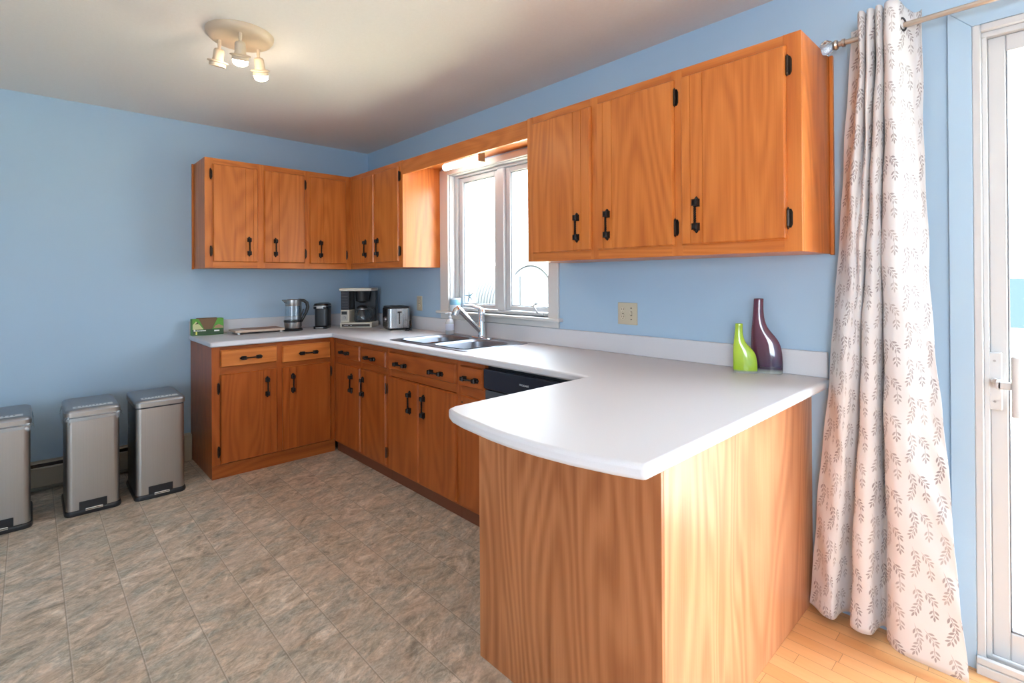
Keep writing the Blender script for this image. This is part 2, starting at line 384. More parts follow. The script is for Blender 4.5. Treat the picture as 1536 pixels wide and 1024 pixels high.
# ------------------------------------------------------------------ patio door
dr = bpy.data.objects.new('door_1', None); COL.objects.link(dr); dr.location = (DX0, 0, 0); struct(dr, 'white sliding patio door with clear glass')
b = MB(); b.box(DX0, DX0+.022, -.012, .14, 0, DZ1).box(DX1-.022, DX1, -.012, .14, 0, DZ1).box(DX0+.022, DX1-.022, -.011, .139, DZ1-.022, DZ1)
b.build('door_frame', M_WHITE, dr, bevel=.003)
b = MB(); b.box(DX0+.022, DX0+.036, .010, .12, .05, DZ1-.040).box(DX0+.022, DX1-.022, .010, .12, DZ1-.040, DZ1-.022).build('inner_track', M_WHITE, dr, bevel=.002)
b = MB(); b.box(DX0, DX1, -.035, .14, -.012, .030).box(DX0, DX1, -.030, -.012, .030, .052).box(DX0, DX1, .020, .030, .030, .046).box(DX0, DX1, .066, .075, .030, .046)
b.build('threshold', M_WHITE, dr, bevel=.003)
for (x0, x1, y0, y1) in ((DX0+.036, 5.20, .032, .062), (5.12, DX1-.036, .078, .108)):
    w = .044; b = MB(); z1 = DZ1-.040
    b.box(x0, x0+w, y0, y1, .046, z1).box(x1-w, x1, y0, y1, .046, z1).box(x0+w, x1-w, y0, y1, .046, .140).box(x0+w, x1-w, y0, y1, z1-.055, z1)
    s = b.build('sliding_panel', M_WHITE, dr, bevel=.004)
    b = MB(); zc = (y0+y1)/2
    b.box(x0+w, x0+w+.004, y0+.004, y1-.004, .14, z1-.055).box(x0+w, x1-w, y0+.004, y1-.004, .14, .146)
    b.build('gasket', M_GASKET, s)
    MB().box(x0+w, x1-w, zc-.003, zc+.003, .14, z1-.055).build('door_pane', M_GLASS, s)
b = MB(); b.box(4.262, 4.298, .012, .034, .872, 1.062)
b.cyl((4.281, .012, .968), (4.281, .004, .968), .011, 16)
h = b.build('door_handle', M_WHITE, dr, bevel=.006, seg=3)
MB().cyl((4.333, -.055, .868), (4.333, -.055, 1.060), .0115, 20).build('grip', M_WHITE, h, bevel=.003)
MB().prism([(.004, 0), (0, 0)], 0, 0) if False else None
MB().box(4.288, 4.338, -.052, -.038, .952, .976).box(4.284, 4.300, -.052, .014, .952, .976).build('grip_arm', M_WHITE, h, bevel=.004)
for z in (1.035, .9): MB().cyl((4.280, .010, z), (4.280, .014, z), .004, 12).build('screw', M_SILVER, h)
# blue flat casing round the door, mitred
b = MB()
x0, x1, z0, z1 = 4.170, DX0, DZ1, 2.222
b.prism([(x0, 0), (x1, 0), (x1, z0), (x0, z1)], -.014, 0, 'y')
b.prism([(x0, z1), (x1, z0), (DX1, z0), (DX1+.062, z1)], -.014, 0, 'y')
b.prism([(DX1, 0), (DX1+.062, 0), (DX1+.062, z1), (DX1, z0)], -.014, 0, 'y')
struct(b.build('trim_3', M_TRIMBLUE, bevel=.002), 'blue painted flat casing round the patio door')

# ------------------------------------------------------------------ cabinets
_pull = {}
def pull_mesh(kind):
    """wrought pull, local frame: length along Z, standing out along +X"""
    if 'm' in _pull: return _pull['m']
    b = MB()
    for s in (-1, 1):
        z = s*.048
        b.box(-.001, .006, -.0125, .0125, z-.0155, z+.0155)
        b.loft([[(.006+t, -w, z-w*1.15), (.006+t, w, z-w*1.15), (.006+t, w, z+w*1.15), (.006+t, -w, z+w*1.15)] for t, w in ((0, .0115), (.006, .0095), (.018, .0115), (.024, .0065))])
        b.tube([(.004, 0, z+s*.011), (.004, 0, z+s*.019), (.004, 0, z+s*.026)], [.0065, .0075, .0015], 8)
    N = 26; rings = []
    for i in range(N+1):
        z = -.046+.092*i/N; a = i*R(34); w = .0056 if 3 < i < N-3 else .0078
        rings.append([(.0175+w*math.cos(a+k*math.pi/2), w*math.sin(a+k*math.pi/2), z) for k in range(4)])
    b.loft(rings)
    bmesh.ops.recalc_face_normals(b.b, faces=b.b.faces)
    me = bpy.data.meshes.new('handle'); b.b.to_mesh(me); b.b.free(); me.materials.append(M_BLACKMET); _pull['m'] = me
    return me
def pull(parent, rootloc, pos, face, horiz=False):
    o = bpy.data.objects.new('handle', pull_mesh(0)); COL.objects.link(o); o.parent = parent
    o.location = Vector(pos)-Vector(rootloc)
    rz = 0 if face == 'x' else -math.pi/2
    o.rotation_euler = Matrix.Rotation(rz, 3, 'Z').to_euler() if not horiz else (Matrix.Rotation(rz, 3, 'Z') @ Matrix.Rotation(math.pi/2, 3, 'X')).to_euler()
    return o
def slab_door(root, name, face, a0, a1, z0, z1, pl, grooves=(), mt=None, t=.019):
    """door or drawer front lying on plane x=pl (face 'x') or y=pl (face 'y', facing -y); back edge lipped"""
    b = MB(); g = .0035; dp = .003
    prof = [(a0, 0), (a0, t*.45), (a0+.006, t)]
    for q in sorted(grooves): prof += [(q-g/2, t), (q-g/2+.0008, t-dp), (q+g/2-.0008, t-dp), (q+g/2, t)]
    prof += [(a1-.006, t), (a1, t*.45), (a1, 0)]
    def pt(a, d, z): return (pl+d, a, z) if face == 'x' else (a, pl-d, z)
    # chamfered top and bottom edges
    def ring(z, sc): return [pt(a, min(d, t*sc), z) for a, d in prof]
    b.loft([ring(z0, .45), ring(z0+.006, 1), ring(z1-.006, 1), ring(z1, .45)])
    return b.build(name, mt or WV, root)
def hinge(root, face, a, z, pl):
    b = MB()
    def pt(aa, d, z): return (pl+d, aa, z) if face == 'x' else (aa, pl-d, z)
    w = .0088
    pts = [(-w*.4, -.034), (w*.4, -.034), (w, -.022), (w, .022), (w*.4, .034), (-w*.4, .034), (-w, .022), (-w, -.022)]
    b.loft([[pt(a+p, 0, z+q) for p, q in pts], [pt(a+p, .003, z+q) for p, q in pts]])
    b.cyl(pt(a-.004, .010, z-.028), pt(a-.004, .010, z+.028), .0055, 10)
    for s in (-1, 1): b.tube([pt(a-.004, .010, z+s*.026), pt(a-.004, .010, z+s*.032), pt(a-.004, .010, z+s*.040)], [.0035, .006, .001], 8)
    return b.build('hinge', M_HINGE, root)
def upper(root, face, lo, hi, z0, z1, depth, stiles, rail=.04, wall=0):
    """closed carcass behind a face frame"""
    t = .019
    if face == 'x':
        MB().box(.001, depth-t, lo, hi, z0, z1).build('carcass', WV, root, bevel=.0015)
        for q in ((depth-t, depth, lo+.001, hi-.001, z0+.0006, z0+.052), (depth-t, depth, lo+.001, hi-.001, z1-.045, z1-.0006)): MB().box(*q).build('face_rail', WY, root, bevel=.0015)
        for a, c in stiles: MB().box(depth-t, depth+.0006, a, c, z0, z1).build('face_stile', WV, root, bevel=.0015)
    else:
        MB().box(lo, hi, -depth+t, -.001, z0, z1).build('carcass', WV, root, bevel=.0015)
        for q in ((lo+.001, hi-.001, -depth, -depth+t, z0+.0006, z0+.052), (lo+.001, hi-.001, -depth, -depth+t, z1-.045, z1-.0006)): MB().box(*q).build('face_rail', WX, root, bevel=.0015)
        for a, c in stiles: MB().box(a, c, -depth-.0006, -depth+t, z0, z1).build('face_stile', WV, root, bevel=.0015)

D = .3433; ZB, ZT = 1.408, 2.187
# left wall, three doors
cab = thing('wall_cabinet', 'three-door orange oak wall cabinet on the far blue wall over the kettle', 'cabinet', (0, -.95, ZB))
upper(cab, 'x', -1.424, -.0015, ZB, ZT, D, ((-1.424, -1.372), (-1.082, -1.030), (-.735, -.688), (-.390, -D+.001)))
MB().box(.001, .020, -1.436, -1.424, ZB-.004, ZT+.002).build('scribe_strip', WV, cab, bevel=.002)
dd = slab_door(cab, 'cabinet_door', 'x', -1.376, -1.079, 1.452, 2.146, D, (-1.165, -1.112)); pull(dd, cab.location, (D+.019, -1.142, 1.567), 'x')
dd = slab_door(cab, 'cabinet_door', 'x', -1.035, -.731, 1.452, 2.146, D, (-.982, -.928)); pull(dd, cab.location, (D+.019, -.957, 1.567), 'x')
dd = slab_door(cab, 'cabinet_door', 'x', -.692, -.386, 1.452, 2.146, D, (-.635, -.582)); pull(dd, cab.location, (D+.019, -.609, 1.567), 'x')
for y, z in ((-1.385, 2.072), (-1.385, 1.527), (-.722, 2.072), (-.722, 1.527), (-.378, 1.527)): hinge(cab, 'x', y, z, D)
# short run left of the window
cab = thing('wall_cabinet', 'two-door orange oak wall cabinet in the corner left of the window', 'cabinet', (.76, 0, ZB))
upper(cab, 'y', D+.001, 1.176, ZB, ZT, D, ((D+.001, .384), (.752, .802), (1.128, 1.176)))
dd = slab_door(cab, 'cabinet_door', 'y', .388, .762, 1.450, 2.146, -D, ()); pull(dd, cab.location, (.648, -D-.019, 1.567), 'y')
dd = slab_door(cab, 'cabinet_door', 'y', .790, 1.137, 1.450, 2.146, -D, ()); pull(dd, cab.location, (.843, -D-.019, 1.567), 'y')
for z in (2.075, 1.527): hinge(cab, 'y', 1.143, z, -D)
# valance and soffit board between the wall cabinets
v = thing('window_valance', 'orange oak valance board bridging the wall cabinets above the window', 'valance', (1.81, -D, 2.08))
MB().box(1.1765, 2.4535, -D, -D+.019, 2.082, 2.182).build('front_board', WX, v, bevel=.0015)
MB().box(1.1765, 2.4535, -D+.019, -.001, 2.163, 2.182).build('top_board', WX, v, bevel=.0015)
# under-valance tube lamp
v = thing('tube_lamp', 'white fluorescent tube lamp under the oak valance', 'lamp', (1.6, -.13, 2.125))
MB().tube([(1.395, -.13, 2.125), (1.402, -.13, 2.125), (1.80, -.13, 2.125)], [.014, .023, .023], 20).build('lamp_tube', M_TUBE, v, smooth=True)
b = MB(); b.box(1.805, 1.820, -.155, -.105, 2.098, 2.163).box(1.805, 1.850, -.140, -.120, 2.155, 2.163).cyl((1.798, -.13, 2.120), (1.808, -.13, 2.120), .016, 16)
b.build('end_bracket', M_BRASS, v, bevel=.002)
MB().box(1.40, 1.80, -.14, -.12, 2.148, 2.163).build('lamp_rail', M_WHITE, v)
# right of the window
cab = thing('wall_cabinet', 'large three-door oak wall cabinet to the right of the window', 'cabinet', (3.13, 0, ZB))
upper(cab, 'y', 2.455, 3.812, ZB, ZT, D, ((2.455, 2.498), (2.884, 2.930), (3.312, 3.362), (3.752, 3.812)))
MB().box(3.812, 3.826, -.020, -.001, ZB-.004, ZT+.002).build('scribe_strip', WV, cab, bevel=.003)
dd = slab_door(cab, 'cabinet_door', 'y', 2.503, 2.893, 1.452, 2.146, -D, (2.790, 2.838)); pull(dd, cab.location, (2.815, -D-.019, 1.566), 'y')
dd = slab_door(cab, 'cabinet_door', 'y', 2.932, 3.328, 1.452, 2.146, -D, (2.970, 3.020)); pull(dd, cab.location, (2.996, -D-.019, 1.566), 'y')
dd = slab_door(cab, 'cabinet_door', 'y', 3.362, 3.764, 1.452, 2.146, -D, (3.405, 3.457)); pull(dd, cab.location, (3.432, -D-.019, 1.570), 'y')
for x, z in ((3.336, 2.072), (3.336, 1.527), (3.773, 2.072), (3.773, 1.527)): hinge(cab, 'y', x, z, -D)

# base cabinets
DB = .6033; ZC = .878
def base_frame(root, face, lo, hi, stiles):
    t = .019
    for z0, z1 in ((.840, ZC), (.690, .742), (.092 if face == 'x' else .078, .111)):
        if face == 'x': MB().box(DB-t, DB, lo+.001, hi-.001, z0, min(z1, ZC-.0006)).build('face_rail', WBYR, root, bevel=.001)
        else: MB().box(lo+.001, hi-.001, -DB, -DB+t, z0, min(z1, ZC-.0006)).build('face_rail', WBX, root, bevel=.001)
    for a, c in stiles:
        if face == 'x': MB().box(DB-t, DB+.0006, a, c, .092, ZC).build('face_stile', WBV, root, bevel=.001)
        else: MB().box(a, c, -DB-.0006, -DB+t, .078, ZC).build('face_stile', WBV, root, bevel=.001)
cab = thing('base_cabinet', 'oak base cabinet with two drawers and two doors below the kettle on the far wall', 'cabinet', (.3, -1.02, 0))
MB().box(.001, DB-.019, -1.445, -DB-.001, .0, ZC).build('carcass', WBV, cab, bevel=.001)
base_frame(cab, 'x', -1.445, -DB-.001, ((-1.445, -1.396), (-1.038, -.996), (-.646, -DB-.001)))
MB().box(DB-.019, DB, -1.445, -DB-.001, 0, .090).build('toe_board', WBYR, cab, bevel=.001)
for a0, a1, z0, z1, hy, hz in ((-1.394, -1.035, .737, .852, -1.207, .790), (-.998, -.643, .722, .846, -.812, .781)):
    dd = slab_door(cab, 'drawer_front', 'x', a0, a1, z0+.002, z1, DB, (), WBY); pull(dd, cab.location, (DB+.019, hy, hz), 'x', True)
for a0, a1, hy, gr in ((-1.394, -1.035, -1.104, (-1.128, -1.082)), (-.998, -.643, -.928, (-.952, -.902))):
    dd = slab_door(cab, 'cabinet_door', 'x', a0, a1, .095, .692, DB, gr, WBV); pull(dd, cab.location, (DB+.019, hy, .572), 'x')
for z in (.60, .18): hinge(cab, 'x', -1.404, z, DB)
hinge(cab, 'x', -.634, .62, DB)
X0 = DB
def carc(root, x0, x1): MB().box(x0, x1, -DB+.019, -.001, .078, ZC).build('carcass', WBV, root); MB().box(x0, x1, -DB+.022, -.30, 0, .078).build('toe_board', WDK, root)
cab = thing('base_cabinet', 'oak base cabinet in the inner corner below the toaster', 'cabinet', (1.02, -.3, 0))
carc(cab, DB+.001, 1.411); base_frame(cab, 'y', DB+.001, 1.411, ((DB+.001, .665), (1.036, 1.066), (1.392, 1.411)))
for a0, a1, hx, hz in ((.685, 1.044, .82, .779), (1.074, 1.406, 1.205, .779)):
    dd = slab_door(cab, 'drawer_front', 'y', a0-.008, a1-.004, .735, .842, -DB, (), WBX); pull(dd, cab.location, (hx, -DB-.019, hz), 'y', True)
for a0, a1, hx in ((.685, 1.040, .928), (1.070, 1.400, 1.100)):
    dd = slab_door(cab, 'cabinet_door', 'y', a0-.008, a1, .096, .690, -DB, (), WBV); pull(dd, cab.location, (hx, -DB-.019, .568), 'y')
for z in (.60, .18): hinge(cab, 'y', 1.4, z, -DB)
cab = thing('base_cabinet', 'oak sink cabinet with a wide false drawer front and two doors below the sink', 'cabinet', (1.79, -.3, 0))
# (the sink bowls hang inside, so this carcass is open boards)
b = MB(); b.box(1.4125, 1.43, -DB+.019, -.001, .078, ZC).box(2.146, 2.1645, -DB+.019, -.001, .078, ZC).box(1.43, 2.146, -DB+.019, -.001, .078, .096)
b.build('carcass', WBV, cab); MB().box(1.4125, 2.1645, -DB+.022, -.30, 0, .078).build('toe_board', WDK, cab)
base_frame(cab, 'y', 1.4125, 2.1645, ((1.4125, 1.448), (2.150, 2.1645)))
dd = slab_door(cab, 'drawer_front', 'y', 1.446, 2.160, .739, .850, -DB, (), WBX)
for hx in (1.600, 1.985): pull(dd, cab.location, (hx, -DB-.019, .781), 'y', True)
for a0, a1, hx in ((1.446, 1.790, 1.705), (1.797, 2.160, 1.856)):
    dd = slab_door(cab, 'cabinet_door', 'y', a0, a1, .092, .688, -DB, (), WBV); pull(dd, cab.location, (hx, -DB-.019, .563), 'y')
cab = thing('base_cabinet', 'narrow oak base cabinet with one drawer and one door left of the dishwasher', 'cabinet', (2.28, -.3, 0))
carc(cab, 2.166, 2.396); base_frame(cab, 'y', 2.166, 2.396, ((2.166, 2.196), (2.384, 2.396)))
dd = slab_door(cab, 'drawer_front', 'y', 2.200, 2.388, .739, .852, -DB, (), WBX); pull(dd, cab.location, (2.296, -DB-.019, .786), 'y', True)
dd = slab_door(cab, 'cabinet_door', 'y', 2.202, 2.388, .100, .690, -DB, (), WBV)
MB().cyl((2.225, -DB-.019, .655), (2.225, -DB-.021, .655), .005, 10).build('wood_knot', M_SLOT, dd)
# dishwasher
dw = thing('dishwasher', 'black fronted dishwasher under the worktop beside the peninsula', 'dishwasher', (2.69, -.3, 0))
MB().box(2.400, 2.990, -.585, -.02, .02, .868).build('body', M_BLACK, dw)
MB().box(2.402, 2.988, -.622, -.585, .754, .858).build('control_panel', M_NAVY, dw, bevel=.006, seg=3)
MB().box(2.404, 2.986, -.612, -.585, .10, .748).build('front_panel', P('grey_dishwasher_panel', (.16, .17, .19), .25, .6), dw, bevel=.004)
MB().box(2.404, 2.986, -.55, -.53, .0, .09).build('kick_plate', M_BLACK, dw)
def text(s, size, loc, rot, mt, parent, rootloc, name='lettering', ext=.0004):
    c = bpy.data.curves.new(name, 'FONT'); c.body = s; c.size = size; c.extrude = ext; c.align_x = 'CENTER'; c.align_y = 'CENTER'
    o = bpy.data.objects.new(name, c); COL.objects.link(o)
    dg = bpy.context.evaluated_depsgraph_get(); me = bpy.data.meshes.new_from_object(o.evaluated_get(dg)); bpy.data.objects.remove(o)
    me.materials.clear(); me.materials.append(mt)
    o = bpy.data.objects.new(name, me); COL.objects.link(o); o.parent = parent; o.location = Vector(loc)-Vector(rootloc); o.rotation_euler = rot
    return o
text('FRIGIDAIRE', .0125, (2.700, -.6228, .812), (R(90), 0, 0), P('silver_print', (.55, .57, .62), .4), dw, dw.location)
# peninsula cabinet
pen = thing('base_cabinet', 'oak peninsula cabinet under the curved end of the white worktop', 'cabinet', (3.38, -.6, 0))
MB().box(3.034, 3.726, -1.158, -.002, .075, ZC).build('carcass', WBV, pen)
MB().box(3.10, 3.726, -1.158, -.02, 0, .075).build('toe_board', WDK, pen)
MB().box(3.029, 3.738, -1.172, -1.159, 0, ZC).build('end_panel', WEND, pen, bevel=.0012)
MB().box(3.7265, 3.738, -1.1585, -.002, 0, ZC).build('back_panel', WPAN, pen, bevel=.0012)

# ------------------------------------------------------------------ worktop with sink cut-out
Z1 = .914; TH = .036
wt = thing('worktop', 'continuous white laminate worktop with low backsplash and a curved peninsula end', 'worktop', (1.5, -.3, Z1))
outer = [(.001, -1.460), (.640, -1.460), (.640, -.640), (3.097, -.640), (3.100, -1.335)]
arc = [(3.112, -1.362), (3.16, -1.384), (3.24, -1.402), (3.34, -1.414), (3.44, -1.418), (3.54, -1.415), (3.64, -1.402), (3.74, -1.379), (3.809, -1.356)]
outer += arc+[(3.809, -.001), (.001, -.001)]
hole = [(1.395, -.150), (1.395, -.545), (2.150, -.545), (2.150, -.150)]
b = MB(); bm = b.b
def loop(pts):
    vs_ = [bm.verts.new((x, y, Z1-TH)) for x, y in pts]; return [bm.edges.new((vs_[i], vs_[(i+1) % len(vs_)])) for i in range(len(vs_))]
ed = loop(outer)+loop(hole)
bmesh.ops.triangle_fill(bm, use_beauty=True, use_dissolve=False, edges=ed)
r = bmesh.ops.extrude_face_region(bm, geom=bm.faces[:])
for e in r['geom']:
    if isinstance(e, bmesh.types.BMVert): e.co.z = Z1
b.build('counter_slab', M_LAM, wt, bevel=.011, seg=4, angle=50)
b = MB()
b.box(.001, .020, -1.455, -.001, Z1+.0003, 1.017)
tag(b.build('backsplash', M_LAM, bevel=.004, seg=3, origin=(.01, -.7, Z1)), 'short white laminate backsplash along the far wall behind the kettle', 'backsplash')
tag(MB().box(.0205, 3.800, -.020, -.001, Z1+.0003, 1.017).build('backsplash', M_LAM, bevel=.004, seg=3, origin=(1.9, -.01, Z1)), 'long white laminate backsplash running below the kitchen window', 'backsplash')

# ------------------------------------------------------------------ sink and faucet
sk = thing('kitchen_sink', 'double bowl stainless steel drop-in sink below the window', 'sink', (1.77, -.32, Z1))
def rrect(x0, x1, y0, y1, r, n=6):
    pts = []
    for cx, cy_, a0 in ((x1-r, y1-r, 0), (x0+r, y1-r, 90), (x0+r, y0+r, 180), (x1-r, y0+r, 270)):
        for k in range(n+1):
            a = R(a0+90*k/n); pts.append((cx+r*math.cos(a), cy_+r*math.sin(a)))
    return pts
b = MB(); bm = b.b; zt = Z1+.004
def loopz(pts, z):
    vs_ = [bm.verts.new((x, y, z)) for x, y in pts]; return [bm.edges.new((vs_[i], vs_[(i+1) % len(vs_)])) for i in range(len(vs_))]
bw = [(1.415, 1.742, -.525, -.150), (1.792, 2.122, -.525, -.150)]
edges = loopz(rrect(1.362, 2.178, -.568, -.062, .025), zt)
for q in bw: edges += loopz(rrect(*q, .06), zt)
bmesh.ops.triangle_fill(bm, use_beauty=True, use_dissolve=False, edges=edges)
# skirt down to the worktop
b.loft([[(x, y, zt) for x, y in rrect(1.362, 2.178, -.568, -.062, .025)], [(x, y, Z1+.0002) for x, y in rrect(1.357, 2.183, -.573, -.057, .028)]], cap=False)
rim = b.build('sink_deck', M_SINK, sk)
for q in bw:
    x0, x1, y0, y1 = q; b = MB()
    rings = [(0.0, .0), (.004, -.004), (.010, -.012), (.020, -.140), (.040, -.165), (.075, -.170)]
    rings = [(-.008, .004), (.0, .003)]+rings[1:]
    b.loft([[(x, y, zt+dz) for x, y in rrect(x0+i, x1-i, y0+i, y1-i, max(.06-.0*i, .02))] for i, dz in rings], cap=False)
    cxm, cym = (x0+x1)/2, (y0+y1)/2; i = .075
    b.face([(x, y, zt-.170) for x, y in rrect(x0+i, x1-i, y0+i, y1-i, .06)])
    o = b.build('sink_bowl', M_SINK, sk, smooth=True)
    MB().lathe([(.0, -.164), (.03, -.166), (.042, -.168), (.044, -.1705)], (cxm, cym, zt), 24, cap=False).build('drain', M_CHROME, o, smooth=True)
fc = thing('faucet', 'chrome single lever faucet with a pull-out spout behind the sink', 'faucet', (1.768, -.100, zt))
FX, FY = 1.770, -.100
MB().loft([[(FX+(x)*s, FY+y*s, zt+h) for x, y in rrect(-.10, .10, -.026, .026, .025)] for s, h in ((1, 0), (1, .004), (.9, .009))]).build('base_plate', M_CHROME, fc, smooth=True)
MB().lathe([(.026, .004), (.026, .05), (.0235, .06), (.0235, .15), (.025, .162), (.024, .185), (.017, .200), (.0, .205)], (FX, FY, zt), 28).build('faucet_body', M_CHROME, fc, smooth=True)
b = MB(); b.tube([(FX, FY-.008, zt+.045), (FX-.010, FY-.065, zt+.100), (FX-.018, FY-.118, zt+.152), (FX-.022, FY-.140, zt+.174)], [.016, .0165, .017, .0175], 20)
sp = b.build('spout', M_CHROME, fc, smooth=True)
b = MB(); b.tube([(FX-.022, FY-.138, zt+.172), (FX-.026, FY-.165, zt+.198), (FX-.028, FY-.178, zt+.203), (FX-.030, FY-.188, zt+.196), (FX-.031, FY-.196, zt+.178), (FX-.031, FY-.200, zt+.164)], [.0175, .021, .022, .0225, .0225, .019], 20)
b.build('spray_head', M_CHROME, fc, smooth=True)
b = MB(); b.tube([(FX, FY, zt+.188), (FX-.012, FY-.028, zt+.208), (FX-.03, FY-.065, zt+.222), (FX-.052, FY-.110, zt+.226)], [.018, .013, .008, .0055], 14)
b.build('lever', M_CHROME, fc, smooth=True)
b = MB(); b.tube([(FX+.035, FY+.01, zt+.004), (FX+.035, FY+.01, zt+.02)], [.0, .0]) if False else None
# soap bottle
so = thing('soap_bottle', 'clear pump soap bottle at the left back corner of the sink', 'bottle', (1.405, -.096, zt))
SX, SY = 1.405, -.096
MB().lathe([(.0, .001), (.028, .001), (.031, .008), (.031, .085), (.024, .105), (.012, .115), (.012, .120)], (SX, SY, zt), 24).build('bottle_body', P('milky_soap_plastic', (.74, .76, .80), .25, Transmission_Weight=.35), so, smooth=True)
MB().lathe([(.0315, .03), (.0317, .031), (.0317, .075), (.0315, .076)], (SX, SY, zt), 24, cap=False).build('label', P('pale_violet_label', (.60, .62, .74), .4), so, smooth=True)
b = MB(); b.lathe([(.014, .116), (.014, .130), (.006, .132), (.006, .150), (.013, .151), (.013, .160), (0, .161)], (SX, SY, zt), 18); b.cyl((SX, SY, zt+.155), (SX-.008, SY-.036, zt+.152), .0045, 10)
b.build('pump', M_WHITE, so, smooth=True)

# ------------------------------------------------------------------ small appliances
# kettle (profile faces the room: spout towards -y, handle towards +y)
kt = thing('electric_kettle', 'glass electric kettle with steel lid and black handle on its base', 'kettle', (.225, -.780, Z1))
kx, ky = .225, -.780
MB().lathe([(.0, .001), (.072, .001), (.074, .012), (.066, .020), (.0, .020)], (kx, ky, Z1), 32).build('power_base', M_BLACK, kt, smooth=True)
MB().lathe([(.060, .0215), (.062, .030), (.066, .060), (.066, .078), (.060, .080), (.0, .080)], (kx, ky, Z1), 32).build('steel_ring', M_SILVER, kt, smooth=True)
MB().lathe([(.067, .068), (.0675, .072), (.0675, .082), (.066, .084)], (kx, ky, Z1), 32, cap=False).build('black_ring', M_BLACK, kt, smooth=True)
MB().lathe([(.064, .082), (.060, .12), (.056, .16), (.053, .200)], (kx, ky, Z1), 32, cap=False).build('glass_jug', M_CARAFE, kt, smooth=True)
b = MB(); b.lathe([(.0545, .198), (.057, .203), (.055, .245), (.050, .250), (.0, .252)], (kx, ky, Z1), 32)
ld = b.build('lid', M_SILVER, kt, smooth=True)
b = MB(); b.loft([[(kx+s*w, ky-.045-d, Z1+z) for s, z in ((-1, h0), (1, h0), (1, h1), (-1, h1))] for d, w, h0, h1 in ((0, .028, .212, .249), (.038, .006, .244, .249))]); b.build('pouring_spout', M_BLACK, ld)
b = MB(); b.box(kx-.012, kx+.012, ky+.048, ky+.066, Z1+.03, Z1+.248)
b.tube([(kx, ky+.045, Z1+.243), (kx, ky+.085, Z1+.240), (kx, ky+.112, Z1+.220), (kx, ky+.120, Z1+.185), (kx, ky+.108, Z1+.145), (kx, ky+.085, Z1+.105), (kx, ky+.062, Z1+.065)], [.012, .013, .0135, .013, .012, .0115, .011], 12)
b.build('handle', M_BLACK, kt, bevel=.002)
b = MB(); b.tube([(kx-.05, ky+.03, Z1+.008), (.06, ky+.07, Z1+.006), (.045, ky+.12, Z1+.02), (.035, ky+.14, Z1+.10), (.03, ky+.16, Z1+.16)], .004, 8)
b.build('power_cord', M_BLACK, kt, smooth=True)
# single-serve brewer
kb = thing('coffee_brewer', 'small black single-serve coffee brewer right of the kettle', 'coffee maker', (.20, -.530, Z1), R(-38), local=True)
b = MB(); b.loft([[(x, y, z) for x, y in rrect(-.095, .085, -.055+i, .055-i, .03)] for z, i in ((0, 0), (.022, 0))]); b.build('foot', M_BLACKG, kb, bevel=.003)
b = MB(); b.loft([[(x, y, z) for x, y in rrect(-.095, .040, -.056, .056, .028)] for z in (.022, .165)]); b.build('tower', M_BLACK, kb, bevel=.003)
b = MB(); b.loft([[(x, y, z) for x, y in rrect(-.097+i*.4, .075-i, -.058+i, .058-i, .035)] for z, i in ((.165, 0), (.192, 0), (.207, .005), (.214, .02))]); b.build('brew_head', M_BLACKG, kb, smooth=True)
b = MB(); b.loft([[(x, y, z) for x, y in rrect(-.0975, .0765, -.0595, .0595, .035)] for z in (.185, .190)]); b.build('silver_band', M_SILVER, kb)
b = MB(); b.box(.074, .0775, -.025, .025, .170, .182); b.build('badge', M_SILVER, kb)
b = MB(); b.box(.082, .0865, -.03, .03, .006, .014); b.build('drip_tray_trim', M_SILVER, kb)
# drip coffee maker
cm = thing('drip_coffee_maker', 'old almond and black drip coffee maker with glass carafe in the corner', 'coffee maker', (.300, -.240, Z1), R(-43.5), local=True)
# local: +x towards the viewer, y across (viewer's left is -y)
MB().box(-.105, .115, -.135, .135, .0, .045).build('base', M_ALMOND, cm, bevel=.006, seg=3)
MB().box(.1145, .117, -.118, .118, .010, .030).build('front_strip', P('dark_brown_strip', (.045, .035, .03), .4), cm, bevel=.001)
for i, (y, w) in enumerate(((-.100, .004), (-.092, .003), (-.085, .005), (-.076, .003), (-.069, .004), (-.045, .005), (-.037, .003))):
    MB().box(.117, .1174, y, y+w, .016, .024).build('brand_lettering', P('silver_print', (.6, .58, .52), .4) if i == 0 else bpy.data.materials['silver_print'], cm)
MB().box(-.100, .112, -.130, -.055, .045, .150).build('control_housing', M_ALMOND, cm, bevel=.004)
b = MB(); b.box(.112, .1135, -.124, -.070, .062, .143); pnl = b.build('switch_panel', P('light_grey_panel', (.45, .43, .40), .4), cm)
MB().box(.1135, .115, -.120, -.075, .112, .138).build('display', M_BLACK, pnl)
MB().lathe([(.014, 0), (.012, .006), (0, .006)], (.1135, -.098, .086), 20, M=Matrix.Rotation(R(90), 3, 'Y')).build('dial', M_SILVER, pnl, smooth=True)
b = MB(); b.box(-.100, .108, -.128, -.058, .150, .310); wt_ = b.build('water_tank', P('dark_smoked_plastic', (.035, .030, .035), .2), cm, bevel=.004)
b = MB()
for k in range(6): b.box(.108, .1092, -.122, -.070, .168+.024*k, .169+.024*k)
b.build('tank_mark', P('tank_mark_grey', (.18, .16, .15), .4), wt_)
MB().box(-.100, -.030, -.058, .130, .045, .310).build('rear_column', M_BLACK, cm, bevel=.004)
MB().box(-.105, .118, -.138, .134, .310, .334).build('lid', P('almond_lid', (.68, .64, .55), .38), cm, bevel=.005, seg=3)
b = MB(); b.lathe([(.020, .208), (.052, .225), (.062, .300), (.064, .310)], (.042, .035, 0), 28); b.build('filter_basket', M_BLACK, cm, smooth=True)
ca = MB().lathe([(.050, .047), (.066, .052), (.070, .075), (.066, .110), (.048, .140), (.040, .158)], (.042, .035, 0), 32, cap=False).build('carafe', M_CARAFE, cm, smooth=True)
